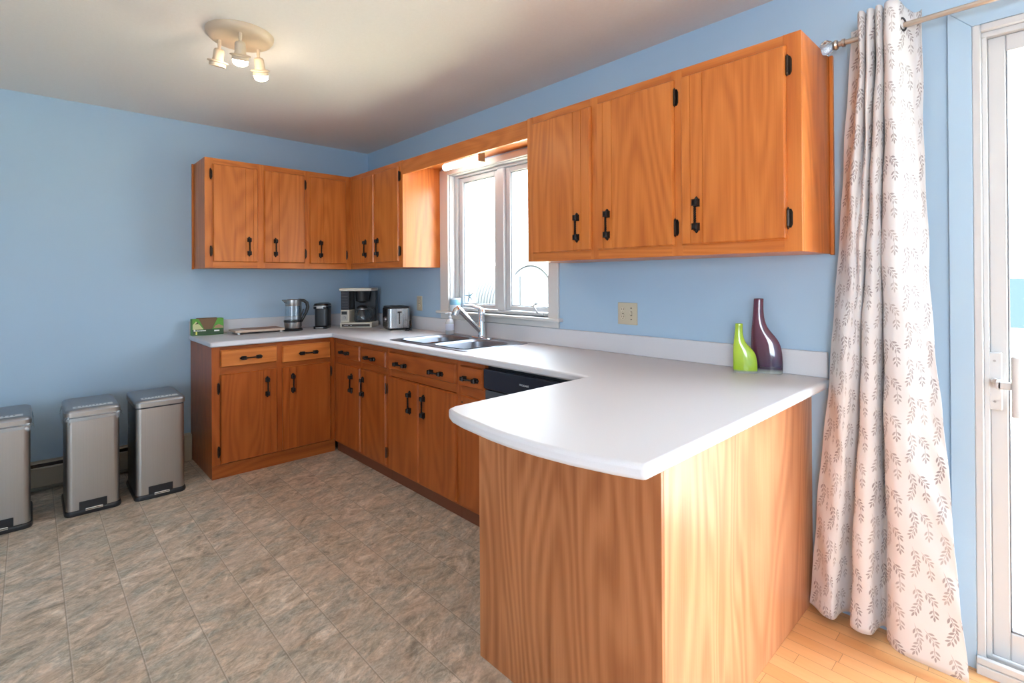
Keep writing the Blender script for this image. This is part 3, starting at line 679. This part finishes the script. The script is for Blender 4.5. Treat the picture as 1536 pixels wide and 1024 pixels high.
b = MB(); b.lathe([(.043, .152), (.046, .160), (.046, .170), (.030, .180), (.010, .186), (0, .186)], (.042, .035, 0), 28).box(.036, .050, .075, .118, .155, .167)
b.tube([(.043, .112, .162), (.043, .128, .150), (.043, .130, .115), (.043, .118, .080), (.043, .104, .070)], [.008, .009, .0085, .008, .006], 10)
b.build('carafe_lid', M_BLACK, ca, bevel=.001)
MB().lathe([(.047, .150), (.049, .152), (.049, .158), (.046, .160)], (.042, .035, 0), 28, cap=False).build('carafe_collar', M_SILVER, ca, smooth=True)
MB().lathe([(.062, .045), (.062, .0475), (0, .0475)], (.042, .035, 0), 28).build('hot_plate', M_BLACK, cm)
b = MB(); b.tube([(-.10, -.12, .03), (-.12, -.145, .012), (-.08, -.158, .010), (.0, -.155, .014), (.02, -.140, .012)], .0035, 8); b.build('power_cord', M_BLACK, cm, smooth=True)
# toaster: lever end faces the window-side right, knob face towards the room
ts = thing('toaster', 'two-slice stainless steel toaster with a black top on the corner worktop', 'toaster', (.755, -.152, Z1+.0015), R(-18), local=True)
L2, W2 = .112, .088
b = MB(); b.loft([[(x, y, z) for x, y in rrect(-L2, L2, -W2, W2, .028)] for z in (.018, .172)]); bd = b.build('steel_shell', M_STEELT, ts, ang_smooth=50)
b = MB(); b.loft([[(x, y, z) for x, y in rrect(-L2+i, L2-i, -W2+i, W2-i, .026)] for z, i in ((.172, .001), (.186, .004), (.190, .012))]); tp = b.build('top_cover', M_BLACK, ts, ang_smooth=50)
for yy in (-.032, .032): MB().box(-.085, .085, yy-.011, yy+.011, .1885, .1905).build('bread_slot', M_SLOT, tp)
b = MB(); b.loft([[(x, y, z) for x, y in rrect(-L2+i, L2-i, -W2+i, W2-i, .026)] for z, i in ((.006, .008), (.018, -.001))]); b.build('base_skirt', M_BLACK, ts)
b = MB()
for x in (-.085, .085):
    for y in (-.06, .06): b.cyl((x, y, 0), (x, y, .008), .010, 12)
b.build('feet', M_BLACK, ts)
pn = MB().box(-.098, .066, -W2-.0025, -W2+.001, .022, .170).build('control_panel', M_BLACKG, ts, bevel=.001)
MB().lathe([(.021, 0), (.020, .010), (.018, .012), (0, .012)], (.020, -W2-.0025, .085), 24, M=Matrix.Rotation(R(90), 3, 'X')).build('browning_knob', M_SILVER, pn, smooth=True)
b = MB(); b.lathe([(.016, 0), (.015, .004), (0, .004)], (.020, -W2-.0145, .085), 20, M=Matrix.Rotation(R(90), 3, 'X')); b.build('knob_cap', M_BLACK, pn, smooth=True)
MB().box(L2-.001, L2+.001, -.004, .004, .050, .150).build('lever_slot', M_SLOT, bd)
b = MB(); b.box(L2+.001, L2+.016, -.016, .016, .138, .150); b.build('lever', M_BLACKG, ts, bevel=.003)
b = MB(); b.tube([(.05, W2, .03), (.11, .098, .012), (.150, .085, .006), (.185, .060, .012), (.196, .055, .040), (.188, .062, .072), (.168, .075, .080), (.150, .088, .060), (.152, .090, .030), (.175, .070, .010), (.205, .045, .006), (.190, .030, .005), (.150, .045, .006), (.118, .040, .01)], .0038, 8); b.build('power_cord', M_BLACK, ts, smooth=True)
# paper under the toaster
b = MB(); rings = []
for i in range(15):
    rings.append([Vector((.60+.022*i+.01*math.sin(j), -.255+.018*j+.012*math.sin(i*.9), Z1+.0008+.003*max(0, math.sin(i*1.3+j*.7))*(1 if j < 2 or i > 12 else .1))) for j in range(9)])
b.loft(rings, cap=False, closed=False)
o = b.build('paper_napkin', P('white_paper', (.80, .79, .78), .6), smooth=True, origin=(.75, -.2, Z1)); tag(o, 'crumpled white paper napkin lying under the toaster', 'napkin')
md = o.modifiers.new('thick', 'SOLIDIFY'); md.thickness = .0006

# filter box
fb = thing('coffee_filter_box', 'green box of brown cone coffee filters at the left end of the worktop', 'box', (.075, -1.352, Z1), R(0), local=True)
M_GRN = P('green_card', (.10, .32, .035), .45); M_DGRN = P('dark_green_card', (.035, .085, .030), .45)
w, hh, dp = .102, .122, .032
def fpoly(b, pts, x0, x1): b.prism(pts, x0, x1, 'x')
b = MB()
fpoly(b, [(-w, 0), (w, 0), (w, hh), (w*.60, hh), (w*.25, .042), (-w*.25, .042), (-w*.60, hh), (-w, hh)], dp-.002, dp)
b.build('front_panel', M_GRN, fb)
b = MB(); b.box(-dp, -dp+.002, -w, w, 0, hh).box(-dp, dp-.002, -w, -w+.002, 0, hh).box(-dp, dp-.002, w-.002, w, 0, hh).box(-dp, dp-.002, -w, w, 0, .002); b.build('box_side', M_GRN, fb)
b = MB()
for k in range(9): fpoly(b, [(-w*.22, .010), (w*.22, .010), (w*.66, hh+.004-.001*k), (-w*.66, hh+.004-.001*k)], -.026+.006*k, -.024+.006*k)
fl = b.build('paper_filters', P('brown_filter_paper', (.20, .115, .062), .8), fb)
b = MB(); b.box(dp, dp+.0006, -w, w, .002, .045); b.build('lower_band', M_DGRN, fb)
b = MB(); fpoly(b, [(-w*.98, .045), (-w*.30, .045), (-w*.62, .090), (-w*.78, .105), (-w*.98, .080)], dp, dp+.0007); b.build('pale_picture', P('pale_yellow_print', (.60, .62, .30), .5), fb)
b = MB(); fpoly(b, [(-w*.82, .083), (-w*.70, .086), (-w*.58, .083), (-w*.66, .093), (-w*.70, .104), (-w*.74, .093)], dp+.0007, dp+.001); b.build('tree_emblem', M_SLOT, fb)
b = MB(); fpoly(b, [(w*.34, .050), (w*.97, .048), (w*.97, .062), (w*.70, .078), (w*.48, .070)], dp, dp+.0007); b.build('coffee_picture', P('brown_print', (.42, .24, .14), .5), fb)
b = MB(); x = -w*.92
for k, (ww, h0) in enumerate(((.010, .014), (.006, .008), (.008, .006), (.005, .009), (.009, .006), (.006, .007), (.011, .006), (.007, .007), (.010, .006), (.008, .006))):
    b.box(dp+.0006, dp+.001, x, x+ww-.002, .032, .032+h0); x += ww
b.build('white_script', P('white_print', (.85, .85, .80), .5), fb)
b = MB(); b.box(dp+.0006, dp+.001, w*.38, w*.72, .026, .036); b.build('white_badge', bpy.data.materials['white_print'], fb)
b = MB(); b.box(dp+.0006, dp+.001, -w*.80, -w*.70, .008, .028); b.build('yellow_mark', P('yellow_print', (.75, .70, .15), .5), fb)

# cutting board
cb = thing('cutting_board', 'low footed wooden serving board in front of the backsplash', 'cutting board', (.175, -1.034, Z1), R(-2), local=True)
b = MB(); b.box(-.105, .105, -.175, .175, .014, .032)
b.build('board', P('pale_maple_edge', (.55, .42, .33), .5), cb, bevel=.004, seg=3)
ins = wood('walnut_inlay', 'y', (.20, .085, .04), (.30, .14, .075), (.40, .21, .12), .5)
MB().box(-.092, .092, -.100, .165, .0318, .0335).build('dark_inlay', ins, cb, bevel=.001)
MB().box(-.092, .092, -.168, -.102, .0318, .0335).build('stone_inlay', P('pinkish_stone', (.45, .36, .32), .4), cb, bevel=.001)
for x in (-.085, .085):
    for y in (-.150, .150): MB().lathe([(.008, 0), (.011, .005), (.010, .014)], (x, y, 0), 16).build('foot', M_CREAM, cb, smooth=True)

# vases
def flask(name, label, cx, cy_, hgt, wid, left_off, mt_lo, mt, neck_r, xs, rot):
    t = thing(name, label, 'vase', (cx, cy_, Z1), rot, 'asymmetric glass flasks', local=True)
    rings = []; inner = []
    for i, (zf, xl, xr) in enumerate(xs):
        z = zf*hgt; a = (xr-xl)/2*wid; c = (xr+xl)/2*wid
        dep = min(a*1.0, max(neck_r*1.0, .21*wid*(1-.45*zf)))
        rings.append([(c+a*math.cos(2*math.pi*k/32)*1.0, dep*math.sin(2*math.pi*k/32), z) for k in range(32)])
    b = MB(); b.loft(rings, cap=False); b.face(rings[0][::-1])
    o = b.build('glass_body', mt, t, smooth=True)
    md = o.modifiers.new('wall', 'SOLIDIFY'); md.thickness = .004; md.offset = -1
    sb = o.modifiers.new('sub', 'SUBSURF'); sb.levels = 1; sb.render_levels = 1
    return t
def vglass(name, top, bot, zf):
    M, n, l, b = mat(name); g = G(n, l); x, y, z = g.sep(g.coord())
    f = g.m('DIVIDE', z, zf)
    c = g.ramp(f, [(.0, (.45, .47, .45)), (.035, (.25, .27, .25)), (.07, bot), (.42, top), (1, top)])
    l.new(c, b.inputs['Base Color']); b.inputs['Roughness'].default_value = .07; b.inputs['Coat Weight'].default_value = .6
    b.inputs['Transmission Weight'].default_value = .12; return M
# outline as fractions: height, left x, right x (of the base width)
prof = [(0, -.47, .47), (.012, -.50, .50), (.10, -.50, .51), (.22, -.50, .50), (.34, -.50, .46), (.42, -.495, .40), (.50, -.49, .26), (.56, -.485, .13), (.62, -.475, .02), (.70, -.45, -.05), (.80, -.43, -.085), (.90, -.41, -.09), (.975, -.40, -.085), (1, -.395, -.08)]
flask('glass_vase', 'short lime green flask vase in front of the purple one', 3.520, -.118, .208, .094, 0, None, vglass('lime_glass', (.48, .68, .05), (.33, .52, .02), .208), .012, prof, R(24))
flask('glass_vase', 'tall dark purple flask vase behind the lime green one', 3.586, -.060, .314, .122, 0, None, vglass('purple_glass', (.135, .035, .060), (.035, .012, .045), .314), .014, prof, R(13))

# ------------------------------------------------------------------ outlets
def outlet(name, label, x0, x1, z0, z1, double):
    t = thing(name, label, 'outlet', ((x0+x1)/2, 0, z0))
    MB().box(x0, x1, -.006, 0, z0, z1).build('cover_plate', M_BEIGE, t, bevel=.003, seg=3)
    cxs = [x0+(x1-x0)*.28] if double else [(x0+x1)/2]
    zc = (z0+z1)/2
    for c in cxs:
        rec = MB()
        for s in (-1, 1):
            rec.prism([(c+.013*math.cos(a)*1.1, zc+s*.0195+.013*math.sin(a)) for a in [2*math.pi*k/20 for k in range(20)]], -.0085, -.005, 'y')
        rr = rec.build('receptacle', M_BEIGED, t)
        sl = MB()
        for s in (-1, 1):
            for dx in (-.006, .006): sl.box(c+dx-.0012, c+dx+.0012, -.0088, -.008, zc+s*.0195-.001, zc+s*.0195+.008)
            sl.cyl((c, -.0088, zc+s*.0195-.007), (c, -.008, zc+s*.0195-.007), .0022, 10)
        sl.build('slots', M_SLOT, rr)
        MB().cyl((c, -.0088, zc), (c, -.006, zc), .003, 10).build('screw', M_SLOT, t)
    if double:
        c = x0+(x1-x0)*.70
        MB().box(c-.005, c+.005, -.0065, -.0055, zc-.012, zc+.012).build('switch_recess', M_SLOT, t)
        MB().prism([(-.006, zc-.009), (-.006, zc+.009), (-.016, zc+.011), (-.016, zc+.004)], c-.004, c+.004, 'x').build('toggle', M_BEIGED, t)
        for s in (-1, 1): MB().cyl((c, -.0075, zc+s*.030), (c, -.006, zc+s*.030), .0035, 10).build('screw', M_SLOT, t)
outlet('wall_outlet', 'beige double plate with outlet and switch on the blue wall right of the window', 2.801, 2.922, 1.070, 1.187, True)
outlet('wall_outlet', 'small beige outlet plate on the wall behind the toaster', .832, .906, 1.064, 1.182, False)

# ------------------------------------------------------------------ baseboard heater
def heater():
    b = MB(); y0, y1 = -4.6, -1.505
    b.prism([(.0, .012), (.048, .012), (.054, .020), (.054, .030), (.048, .034), (.0, .034)], y0, y1, 'y')
    return b
ht = thing('baseboard_heater', 'beige electric baseboard heater along the left wall behind the bins', 'heater', (0, -3.0, 0))
MB().box(.001, .010, -4.6, -1.448, .0, .185).build('back_plate', M_HEAT, ht)
MB().prism([(.052, .034), (.062, .034), (.062, .150), (.052, .156)], -4.6, -1.5, 'y').build('front_cover', M_HEAT, ht, bevel=.002)
MB().prism([(.010, .185), (.046, .185), (.050, .176), (.010, .176)], -4.6, -1.5, 'y').build('top_lip', M_HEAT, ht)
MB().box(.010, .050, -4.6, -1.5, .030, .170).build('dark_grille', M_SLOT, ht)
MB().box(.001, .070, -1.500, -1.450, 0, .192).build('end_cap', P('beige_end_cap', (.50, .43, .33), .4), ht, bevel=.005, seg=3)
struct(MB().box(.001, .012, -4.99, -4.61, 0, .09).build('baseboard_left', M_HEAT))

# ------------------------------------------------------------------ step bins
def bin_(x1, y0, y1, label, bag):
    cx, cy_ = (x1+.262)/2, (y0+y1)/2; hw = (y1-y0)/2; hl = .198
    t = thing('step_bin', label, 'trash can', (cx, cy_, 0), 0, 'stainless steel step bins', local=True)
    b = MB(); b.loft([[(x, y, z) for x, y in rrect(-hl-i, hl+i, -hw-i, hw+i, .035)] for z, i in ((0, .001), (.012, .004), (.026, .001), (.030, -.004))]); b.build('plastic_base', M_BLACK, t, bevel=.001)
    b = MB(); b.loft([[(x, y, z) for x, y in rrect(-hl+.006, hl-.006, -hw+.006, hw-.006, .030)] for z in (.028, .548)]); bd = b.build('dark_body', P('dark_reflection_steel', (.035, .035, .042), .3, .6) if 'dark_reflection_steel' not in bpy.data.materials else bpy.data.materials['dark_reflection_steel'], t, ang_smooth=60)  # dark reflections on the steel sides are painted in as a dark colour
    pts = [p for p in rrect(-hl+.0045, hl-.0045, -hw+.0045, hw-.0045, .031, 8) if p[0] > hl-.05]; pts.sort(key=lambda p: p[1])
    lo_ = [(hl-.034, -hw+.0045)]; pts = [p for p in pts if p[0] > hl-.034]
    b = MB(); outl = [(x, y) for x, y in pts]; inl = [(x-.004, y*.985) for x, y in pts][::-1]
    b.prism(outl+inl, .029, .547); b.build('steel_front', M_STEEL, t, ang_smooth=60)
    b = MB(); b.loft([[(x, y, z) for x, y in rrect(-hl+.010, hl-.010, -hw+.010, hw-.010, .028)] for z in (.546, .556)]); b.build('dark_seam', M_BLACK, t)
    b = MB(); b.loft([[(x, y, z) for x, y in rrect(-hl-.002+i, hl-i, -hw+i, hw-i, .032)] for z, i in ((.555, .001), (.580, .001), (.592, .004), (.598, .014), (.600, .03))])
    ld = b.build('lid', M_LID, t, ang_smooth=60)
    b = MB(); b.loft([[(x, y, z) for x, y in rrect(-hl+.03, hl+.0015, -hw-.0005, hw+.0005, .033)] for z in (.558, .580)]); b.build('lid_band', M_STEEL, ld, ang_smooth=60)
    st = MB().box(hl-.080, hl-.033, -hw+.038, hw-.034, .5998, .6010).build('lid_sticker', P('white_sticker', (.62, .64, .64), .5), ld)
    bb = MB(); random.seed(int(abs(y0)*100)); y = -hw+.05
    while y < hw-.055:
        q = random.uniform(.006, .018); bb.box(hl-.070, hl-.050, y, y+q*.6, .6010, .6013); y += q+.006
    bb.build('sticker_print', P('grey_print', (.16, .18, .20), .5) if 'grey_print' not in bpy.data.materials else bpy.data.materials['grey_print'], st)
    b = MB(); b.box(hl-.008, hl+.0005, -.064, .060, .018, .075); ph = b.build('pedal_recess', M_BLACK, t, bevel=.002)
    b = MB(); b.box(hl-.004, hl+.022, -.038, .040, .030, .037).box(hl+.016, hl+.022, -.038, .040, .026, .040); b.build('pedal', M_CHROME, t, bevel=.002)
    if bag:
        M = glass('thin_bag_plastic', (.88, .90, .92), .16, .25) if 'thin_bag_plastic' not in bpy.data.materials else bpy.data.materials['thin_bag_plastic']
        rings = []; pts = rrect(-hl, hl, -hw, hw, .032, 12)
        for j in range(6):
            ring = []
            for k, (x, y) in enumerate(pts):
                a = math.atan2(y, x); wv = .004+.011*(j/5)*(1+math.sin(k*1.9+j*.8))*.6+.006*random.random()*(j/5)
                l_ = math.hypot(x, y); ring.append((x*(1+wv/l_), y*(1+wv/l_), .560-.0055*j*(1+.7*math.sin(k*.55))))
            rings.append(ring)
        b = MB(); b.loft(rings, cap=False); b.build('liner_bag', M, t, smooth=True)
    return t
bin_(.664, -1.862, -1.602, 'brushed steel step bin nearest the oak base cabinet', False)
bin_(.634, -2.176, -1.926, 'middle brushed steel step bin with bag edge under its lid', True)
bin_(.630, -2.570, -2.308, 'brushed steel step bin farthest left, cut by the photo edge', True)

# ------------------------------------------------------------------ ceiling spotlight
lt = thing('ceiling_spotlight', 'round almond ceiling fixture with three spotlight heads', 'ceiling light', (1.735, -1.575, H))
LX, LY = 1.735, -1.575
MB().lathe([(.0, -.034), (.118, -.034), (.134, -.028), (.146, -.012), (.148, -.0005), (0, -.0005)], (LX, LY, H), 48).build('canopy', M_LAMP, lt, smooth=True, ang_smooth=50)
heads = [((1.682, -1.652, H-.034), (1.645, -1.656, 2.345), False), ((1.832, -1.602, H-.034), (1.782, -1.588, 2.350), True), ((1.702, -1.484, H-.034), (1.655, -1.452, 2.343), True)]
for top, end, lit in heads:
    top = Vector(top); end = Vector(end); d = (end-top).normalized(); q = d.to_track_quat('Z', 'Y').to_matrix()
    b = MB(); k = top+Vector((0, 0, -.030)); b.cyl(top+Vector((0, 0, .004)), k, .008, 12); b.cyl(k+Vector((0, 0, .004)), k+d*.014, .007, 12)
    stem = b.build('swivel_stem', M_LAMP, lt, smooth=True)
    k2 = k+d*.008
    pr = [(.006, .0), (.018, .004), (.023, .012), (.024, .050), (.026, .056), (.043, .060), (.044, .066), (.036, .068), (.036, .084)]
    b = MB(); b.lathe(pr+[(.033, .084), (.033, .064), (.0, .060)], k2, 28, M=q, cap=False); hd = b.build('lamp_shade', M_LAMP, lt, smooth=True, ang_smooth=40)
    b = MB(); b.lathe([(.0362, .060), (.0445, .0605), (.0446, .0655), (.0365, .068)], k2, 28, M=q, cap=False)
    b.build('shade_ring', M_LAMP, hd)
    if lit:
        b = MB(); b.lathe([(.0, .058), (.020, .062), (.030, .074), (.0335, .088), (.030, .102), (.018, .111), (.0, .114)], k2, 24, M=q, cap=False)
        b.build('bulb', M_BULB, hd, smooth=True)

# ------------------------------------------------------------------ curtain and rod
RY, RZ = -.100, 2.192
rod = thing('curtain_rod', 'brushed nickel curtain rod with a faceted crystal end above the patio door', 'curtain rod', (3.9, RY, RZ))
MB().cyl((3.882, RY, RZ), (6.35, RY, RZ), .0095, 20).build('pole', M_NICKEL, rod, smooth=True)
def finial(x, s):
    b = MB(); rot = Matrix.Rotation(R(-90*s), 3, 'Y')
    b.lathe([(.0095, -.004), (.015, -.002), (.015, .006), (.010, .009), (.010, .018), (.017, .022), (.019, .028), (.014, .036), (.008, .038)], (x, RY, RZ), 24, M=rot)
    f = b.build('finial_collar', M_NICKEL, rod, smooth=True)
    b = MB(); b.lathe([(.0, .034), (.013, .036), (.021, .042), (.027, .052), (.028, .061), (.024, .071), (.015, .079), (.0, .083)], (x, RY, RZ), 12, M=rot, cap=False)
    b.build('crystal', P('crystal_glass', (.95, .97, 1), .03, Transmission_Weight=.85, IOR=1.5), f)
finial(3.885, 1); finial(6.35, -1)
for x in (4.115, 6.2):
    b = MB(); b.cyl((x, -.001, RZ-.01), (x, -.008, RZ-.01), .022, 20); b.cyl((x, -.004, RZ-.012), (x, RY, RZ-.012), .006, 12); b.cyl((x-.008, RY, RZ), (x+.008, RY, RZ), .013, 20)
    b.build('wall_bracket', M_NICKEL, rod, smooth=True) if x > 5 else b.b.free()

def curtain_mat():
    M = bpy.data.materials.new('leaf_print_curtain'); M.use_nodes = True; n = M.node_tree.nodes; l = M.node_tree.links; b = n['Principled BSDF']; g = G(n, l)
    uv = n.new('ShaderNodeUVMap').outputs[0]; u, v, _ = g.sep(uv)       # metres along and down the cloth
    PW, PH = .104, .128
    ci = g.m('FLOOR', g.m('DIVIDE', u, PW)); vv = g.m('ADD', v, g.m('MULTIPLY', g.m('MODULO', g.m('ABSOLUTE', ci), 2), PH*.5))
    lu = g.m('SUBTRACT', g.m('MULTIPLY', g.m('FRACT', g.m('DIVIDE', u, PW)), PW), PW/2)
    lv = g.m('SUBTRACT', g.m('MULTIPLY', g.m('FRACT', g.m('DIVIDE', vv, PH)), PH), PH/2)
    leaves = []
    def sprig(x0, y0, ang, n_, ln, s):
        ca, sa = math.cos(ang), math.sin(ang)
        leaves.append((x0+ca*ln*.5, y0+sa*ln*.5, ang, ln*.62, .0011))
        for k in range(n_):
            t = (k+.6)/n_; px, py = x0+ca*ln*t, y0+sa*ln*t
            for sd_ in (-1, 1):
                a = ang+sd_*.72; L_ = s*(1.25-.35*t)
                leaves.append((px+math.cos(a)*L_*.85, py+math.sin(a)*L_*.85, a, L_*.62, L_*.62*.36))
        leaves.append((x0+ca*(ln+s*.7), y0+sa*(ln+s*.7), ang, s*.66, s*.24))
    sprig(-.030, -.060, R(70), 3, .046, .0145)
    sprig(-.010, -.012, R(118), 3, .044, .0140)
    sprig(.004, -.050, R(48), 3, .042, .0135)
    sprig(.030, -.004, R(86), 2, .030, .0130)
    acc = None
    for (x, y, a, s, wd) in leaves:
        dx = g.m('SUBTRACT', lu, x); dy = g.m('SUBTRACT', lv, y); ca, sa = math.cos(a), math.sin(a)
        e1 = g.m('MULTIPLY', g.m('ADD', g.m('MULTIPLY', dx, ca), g.m('MULTIPLY', dy, sa)), 1/s)
        e2 = g.m('MULTIPLY', g.m('SUBTRACT', g.m('MULTIPLY', dy, ca), g.m('MULTIPLY', dx, sa)), 1/wd)
        d = g.m('ADD', g.m('MULTIPLY', e1, e1), g.m('ABSOLUTE', e2))
        acc = d if acc is None else g.m('MINIMUM', acc, d)
    mask = g.m('LESS_THAN', acc, 1)
    tone = g.noise(g.comb(u, v, 0), 7, 2)
    leafc = g.mix(g.ramp(tone, [(.38, (0, 0, 0)), (.62, (1, 1, 1))]), (.27, .225, .235), (.47, .42, .415))
    weave = g.noise(g.vm('MULTIPLY', g.comb(u, v, 0), (900, 900, 1)), 1.0, 1)
    cloth = g.mix(weave, (.74, .725, .735), (.82, .80, .81))
    c = g.mix(g.m('MULTIPLY', mask, .82), cloth, leafc)
    l.new(c, b.inputs['Base Color']); b.inputs['Roughness'].default_value = .72; b.inputs['Sheen Weight'].default_value = .15
    tr = n.new('ShaderNodeBsdfTranslucent'); l.new(c, tr.inputs[0]); mx = n.new('ShaderNodeMixShader'); mx.inputs[0].default_value = .22
    out = n['Material Output']; l.new(b.outputs[0], mx.inputs[1]); l.new(tr.outputs[0], mx.inputs[2]); l.new(mx.outputs[0], out.inputs[0])
    l.new(g.bump(weave, .2, .0006), b.inputs['Normal'])
    return M
M_CURT = curtain_mat()
def catmull(pts, n):
    out = []
    P_ = [Vector(p) for p in pts]; m_ = len(P_)-1
    for i in range(n):
        t = i/(n-1)*m_; k = min(int(t), m_-1); f = t-k
        a, b_, c, d = P_[max(k-1, 0)], P_[k], P_[k+1], P_[min(k+2, m_)]
        out.append(.5*((2*b_)+(c-a)*f+(2*a-5*b_+4*c-d)*f*f+(3*b_-a-3*c+d)*f*f*f))
    return out
# plan outlines (x, y) at the rod, at mid height and at the hem; same number of knots
top = [(3.892, -.050), (3.912, -.052), (3.932, -.070), (3.9355, -.125), (3.946, -.148), (3.957, -.125), (3.959, -.075), (3.961, -.075), (3.963, -.130), (3.972, -.150), (3.982, -.130), (3.984, -.075), (3.986, -.075), (3.988, -.130), (3.998, -.152), (4.009, -.130), (4.011, -.075), (4.014, -.075), (4.017, -.138), (4.032, -.160), (4.052, -.142), (4.066, -.090), (4.082, -.052), (4.098, -.047), (4.106, -.058)]
midp = [(3.850, -.070), (3.862, -.085), (3.876, -.108), (3.890, -.124), (3.902, -.134), (3.912, -.136), (3.920, -.132), (3.928, -.134), (3.9385, -.138), (3.944, -.125), (3.946, -.075), (3.949, -.075), (3.951, -.128), (3.972, -.148), (3.990, -.132), (3.995, -.120), (3.997, -.072), (4.000, -.072), (4.003, -.130), (4.030, -.152), (4.058, -.142), (4.082, -.118), (4.100, -.092), (4.112, -.076), (4.122, -.070)]
hem = [(3.745, -.085), (3.762, -.098), (3.780, -.112), (3.797, -.126), (3.812, -.135), (3.826, -.138), (3.838, -.134), (3.846, -.112), (3.850, -.060), (3.862, -.036), (3.878, -.040), (3.888, -.070), (3.893, -.125), (3.925, -.143), (3.957, -.130), (3.964, -.080), (3.976, -.036), (3.996, -.045), (4.008, -.105), (4.035, -.150), (4.075, -.160), (4.120, -.155), (4.160, -.150), (4.195, -.145), (4.222, -.140)]
NU, NV = 560, 110
ct, cmid, ch = [catmull(p, NU) for p in (top, midp, hem)]
b = MB(); bm = b.b; uvl = bm.loops.layers.uv.new('UVMap'); grid = []
ztop = [2.246+.024*max(0, min(1, (-p.y-.05)/.09)) for p in ct]
arc_len = [0]
for i in range(1, NU): arc_len.append(arc_len[-1]+max((ch[i]-ch[i-1]).length, (ct[i]-ct[i-1]).length))
for j in range(NV+1):
    t = j/NV; row = []
    for i in range(NU):
        h_ = .034 if ch[i].x < 4.03 else .034-.018*(ch[i].x-4.03)/.19
        z = ztop[i]*(1-t)+h_*t
        f = (2.192-z)/2.192; f = max(0, f)
        if f < .40:
            k = f/.40; k = k*k*(3-2*k)*.5+k*.5; p = ct[i]*(1-k)+cmid[i]*k
        else:
            k = (f-.40)/.60; p = cmid[i]*(1-k)+ch[i]*k
        s = i/(NU-1)
        wob = .0035*math.sin(9*z+14*s)+.002*math.sin(23*z+31*s)
        wr = 0
        if s > .78: wr = .006*math.sin(z*30+s*55)*max(0, 1-abs(z-.55)/.6)*(s-.78)/.22
        row.append(bm.verts.new((p.x+wob*.5, min(p.y+wob+wr, -.018), z)))
    grid.append(row)
for j in range(NV):
    for i in range(NU-1):
        f = bm.faces.new((grid[j][i], grid[j+1][i], grid[j+1][i+1], grid[j][i+1]))
        for lp, (ii, jj) in zip(f.loops, ((i, j), (i, j+1), (i+1, j+1), (i+1, j))):
            lp[uvl].uv = (arc_len[ii], 2.2-grid[jj][ii].co.z)
cur = thing('curtain', 'white curtain with grey leaf print gathered left of the patio door', 'curtain', (3.98, RY, RZ))
bm2 = b.b
me_o = b.build('curtain_panel', M_CURT, cur, smooth=True)
md = me_o.modifiers.new('thick', 'SOLIDIFY'); md.thickness = .0012
# turned-over hem strip at the lower right corner
gm = MB(); rr_ = []
gx = Vector((4.060, -.112, RZ))
dirn = Vector((.045, .085, 0)).normalized(); q = dirn.cross(Vector((0, 0, 1))).to_track_quat('Z', 'Y').to_matrix()
for k in range(28):
    pass
for (px, py, dx, dy) in ((4.061, -.110, .30, .95),):
    nrm = Vector((dy, -dx, 0)).normalized(); q = nrm.to_track_quat('Z', 'Y').to_matrix()
    MB().lathe([(.016, 0), (.017, .003), (.024, .003), (.026, 0), (.024, -.002), (.016, -.002), (.016, 0)], (px, py, RZ), 28, M=q, cap=False).build('grommet', M_HINGE, cur, smooth=True)
for o in list(LOCAL):
    del o['_local']
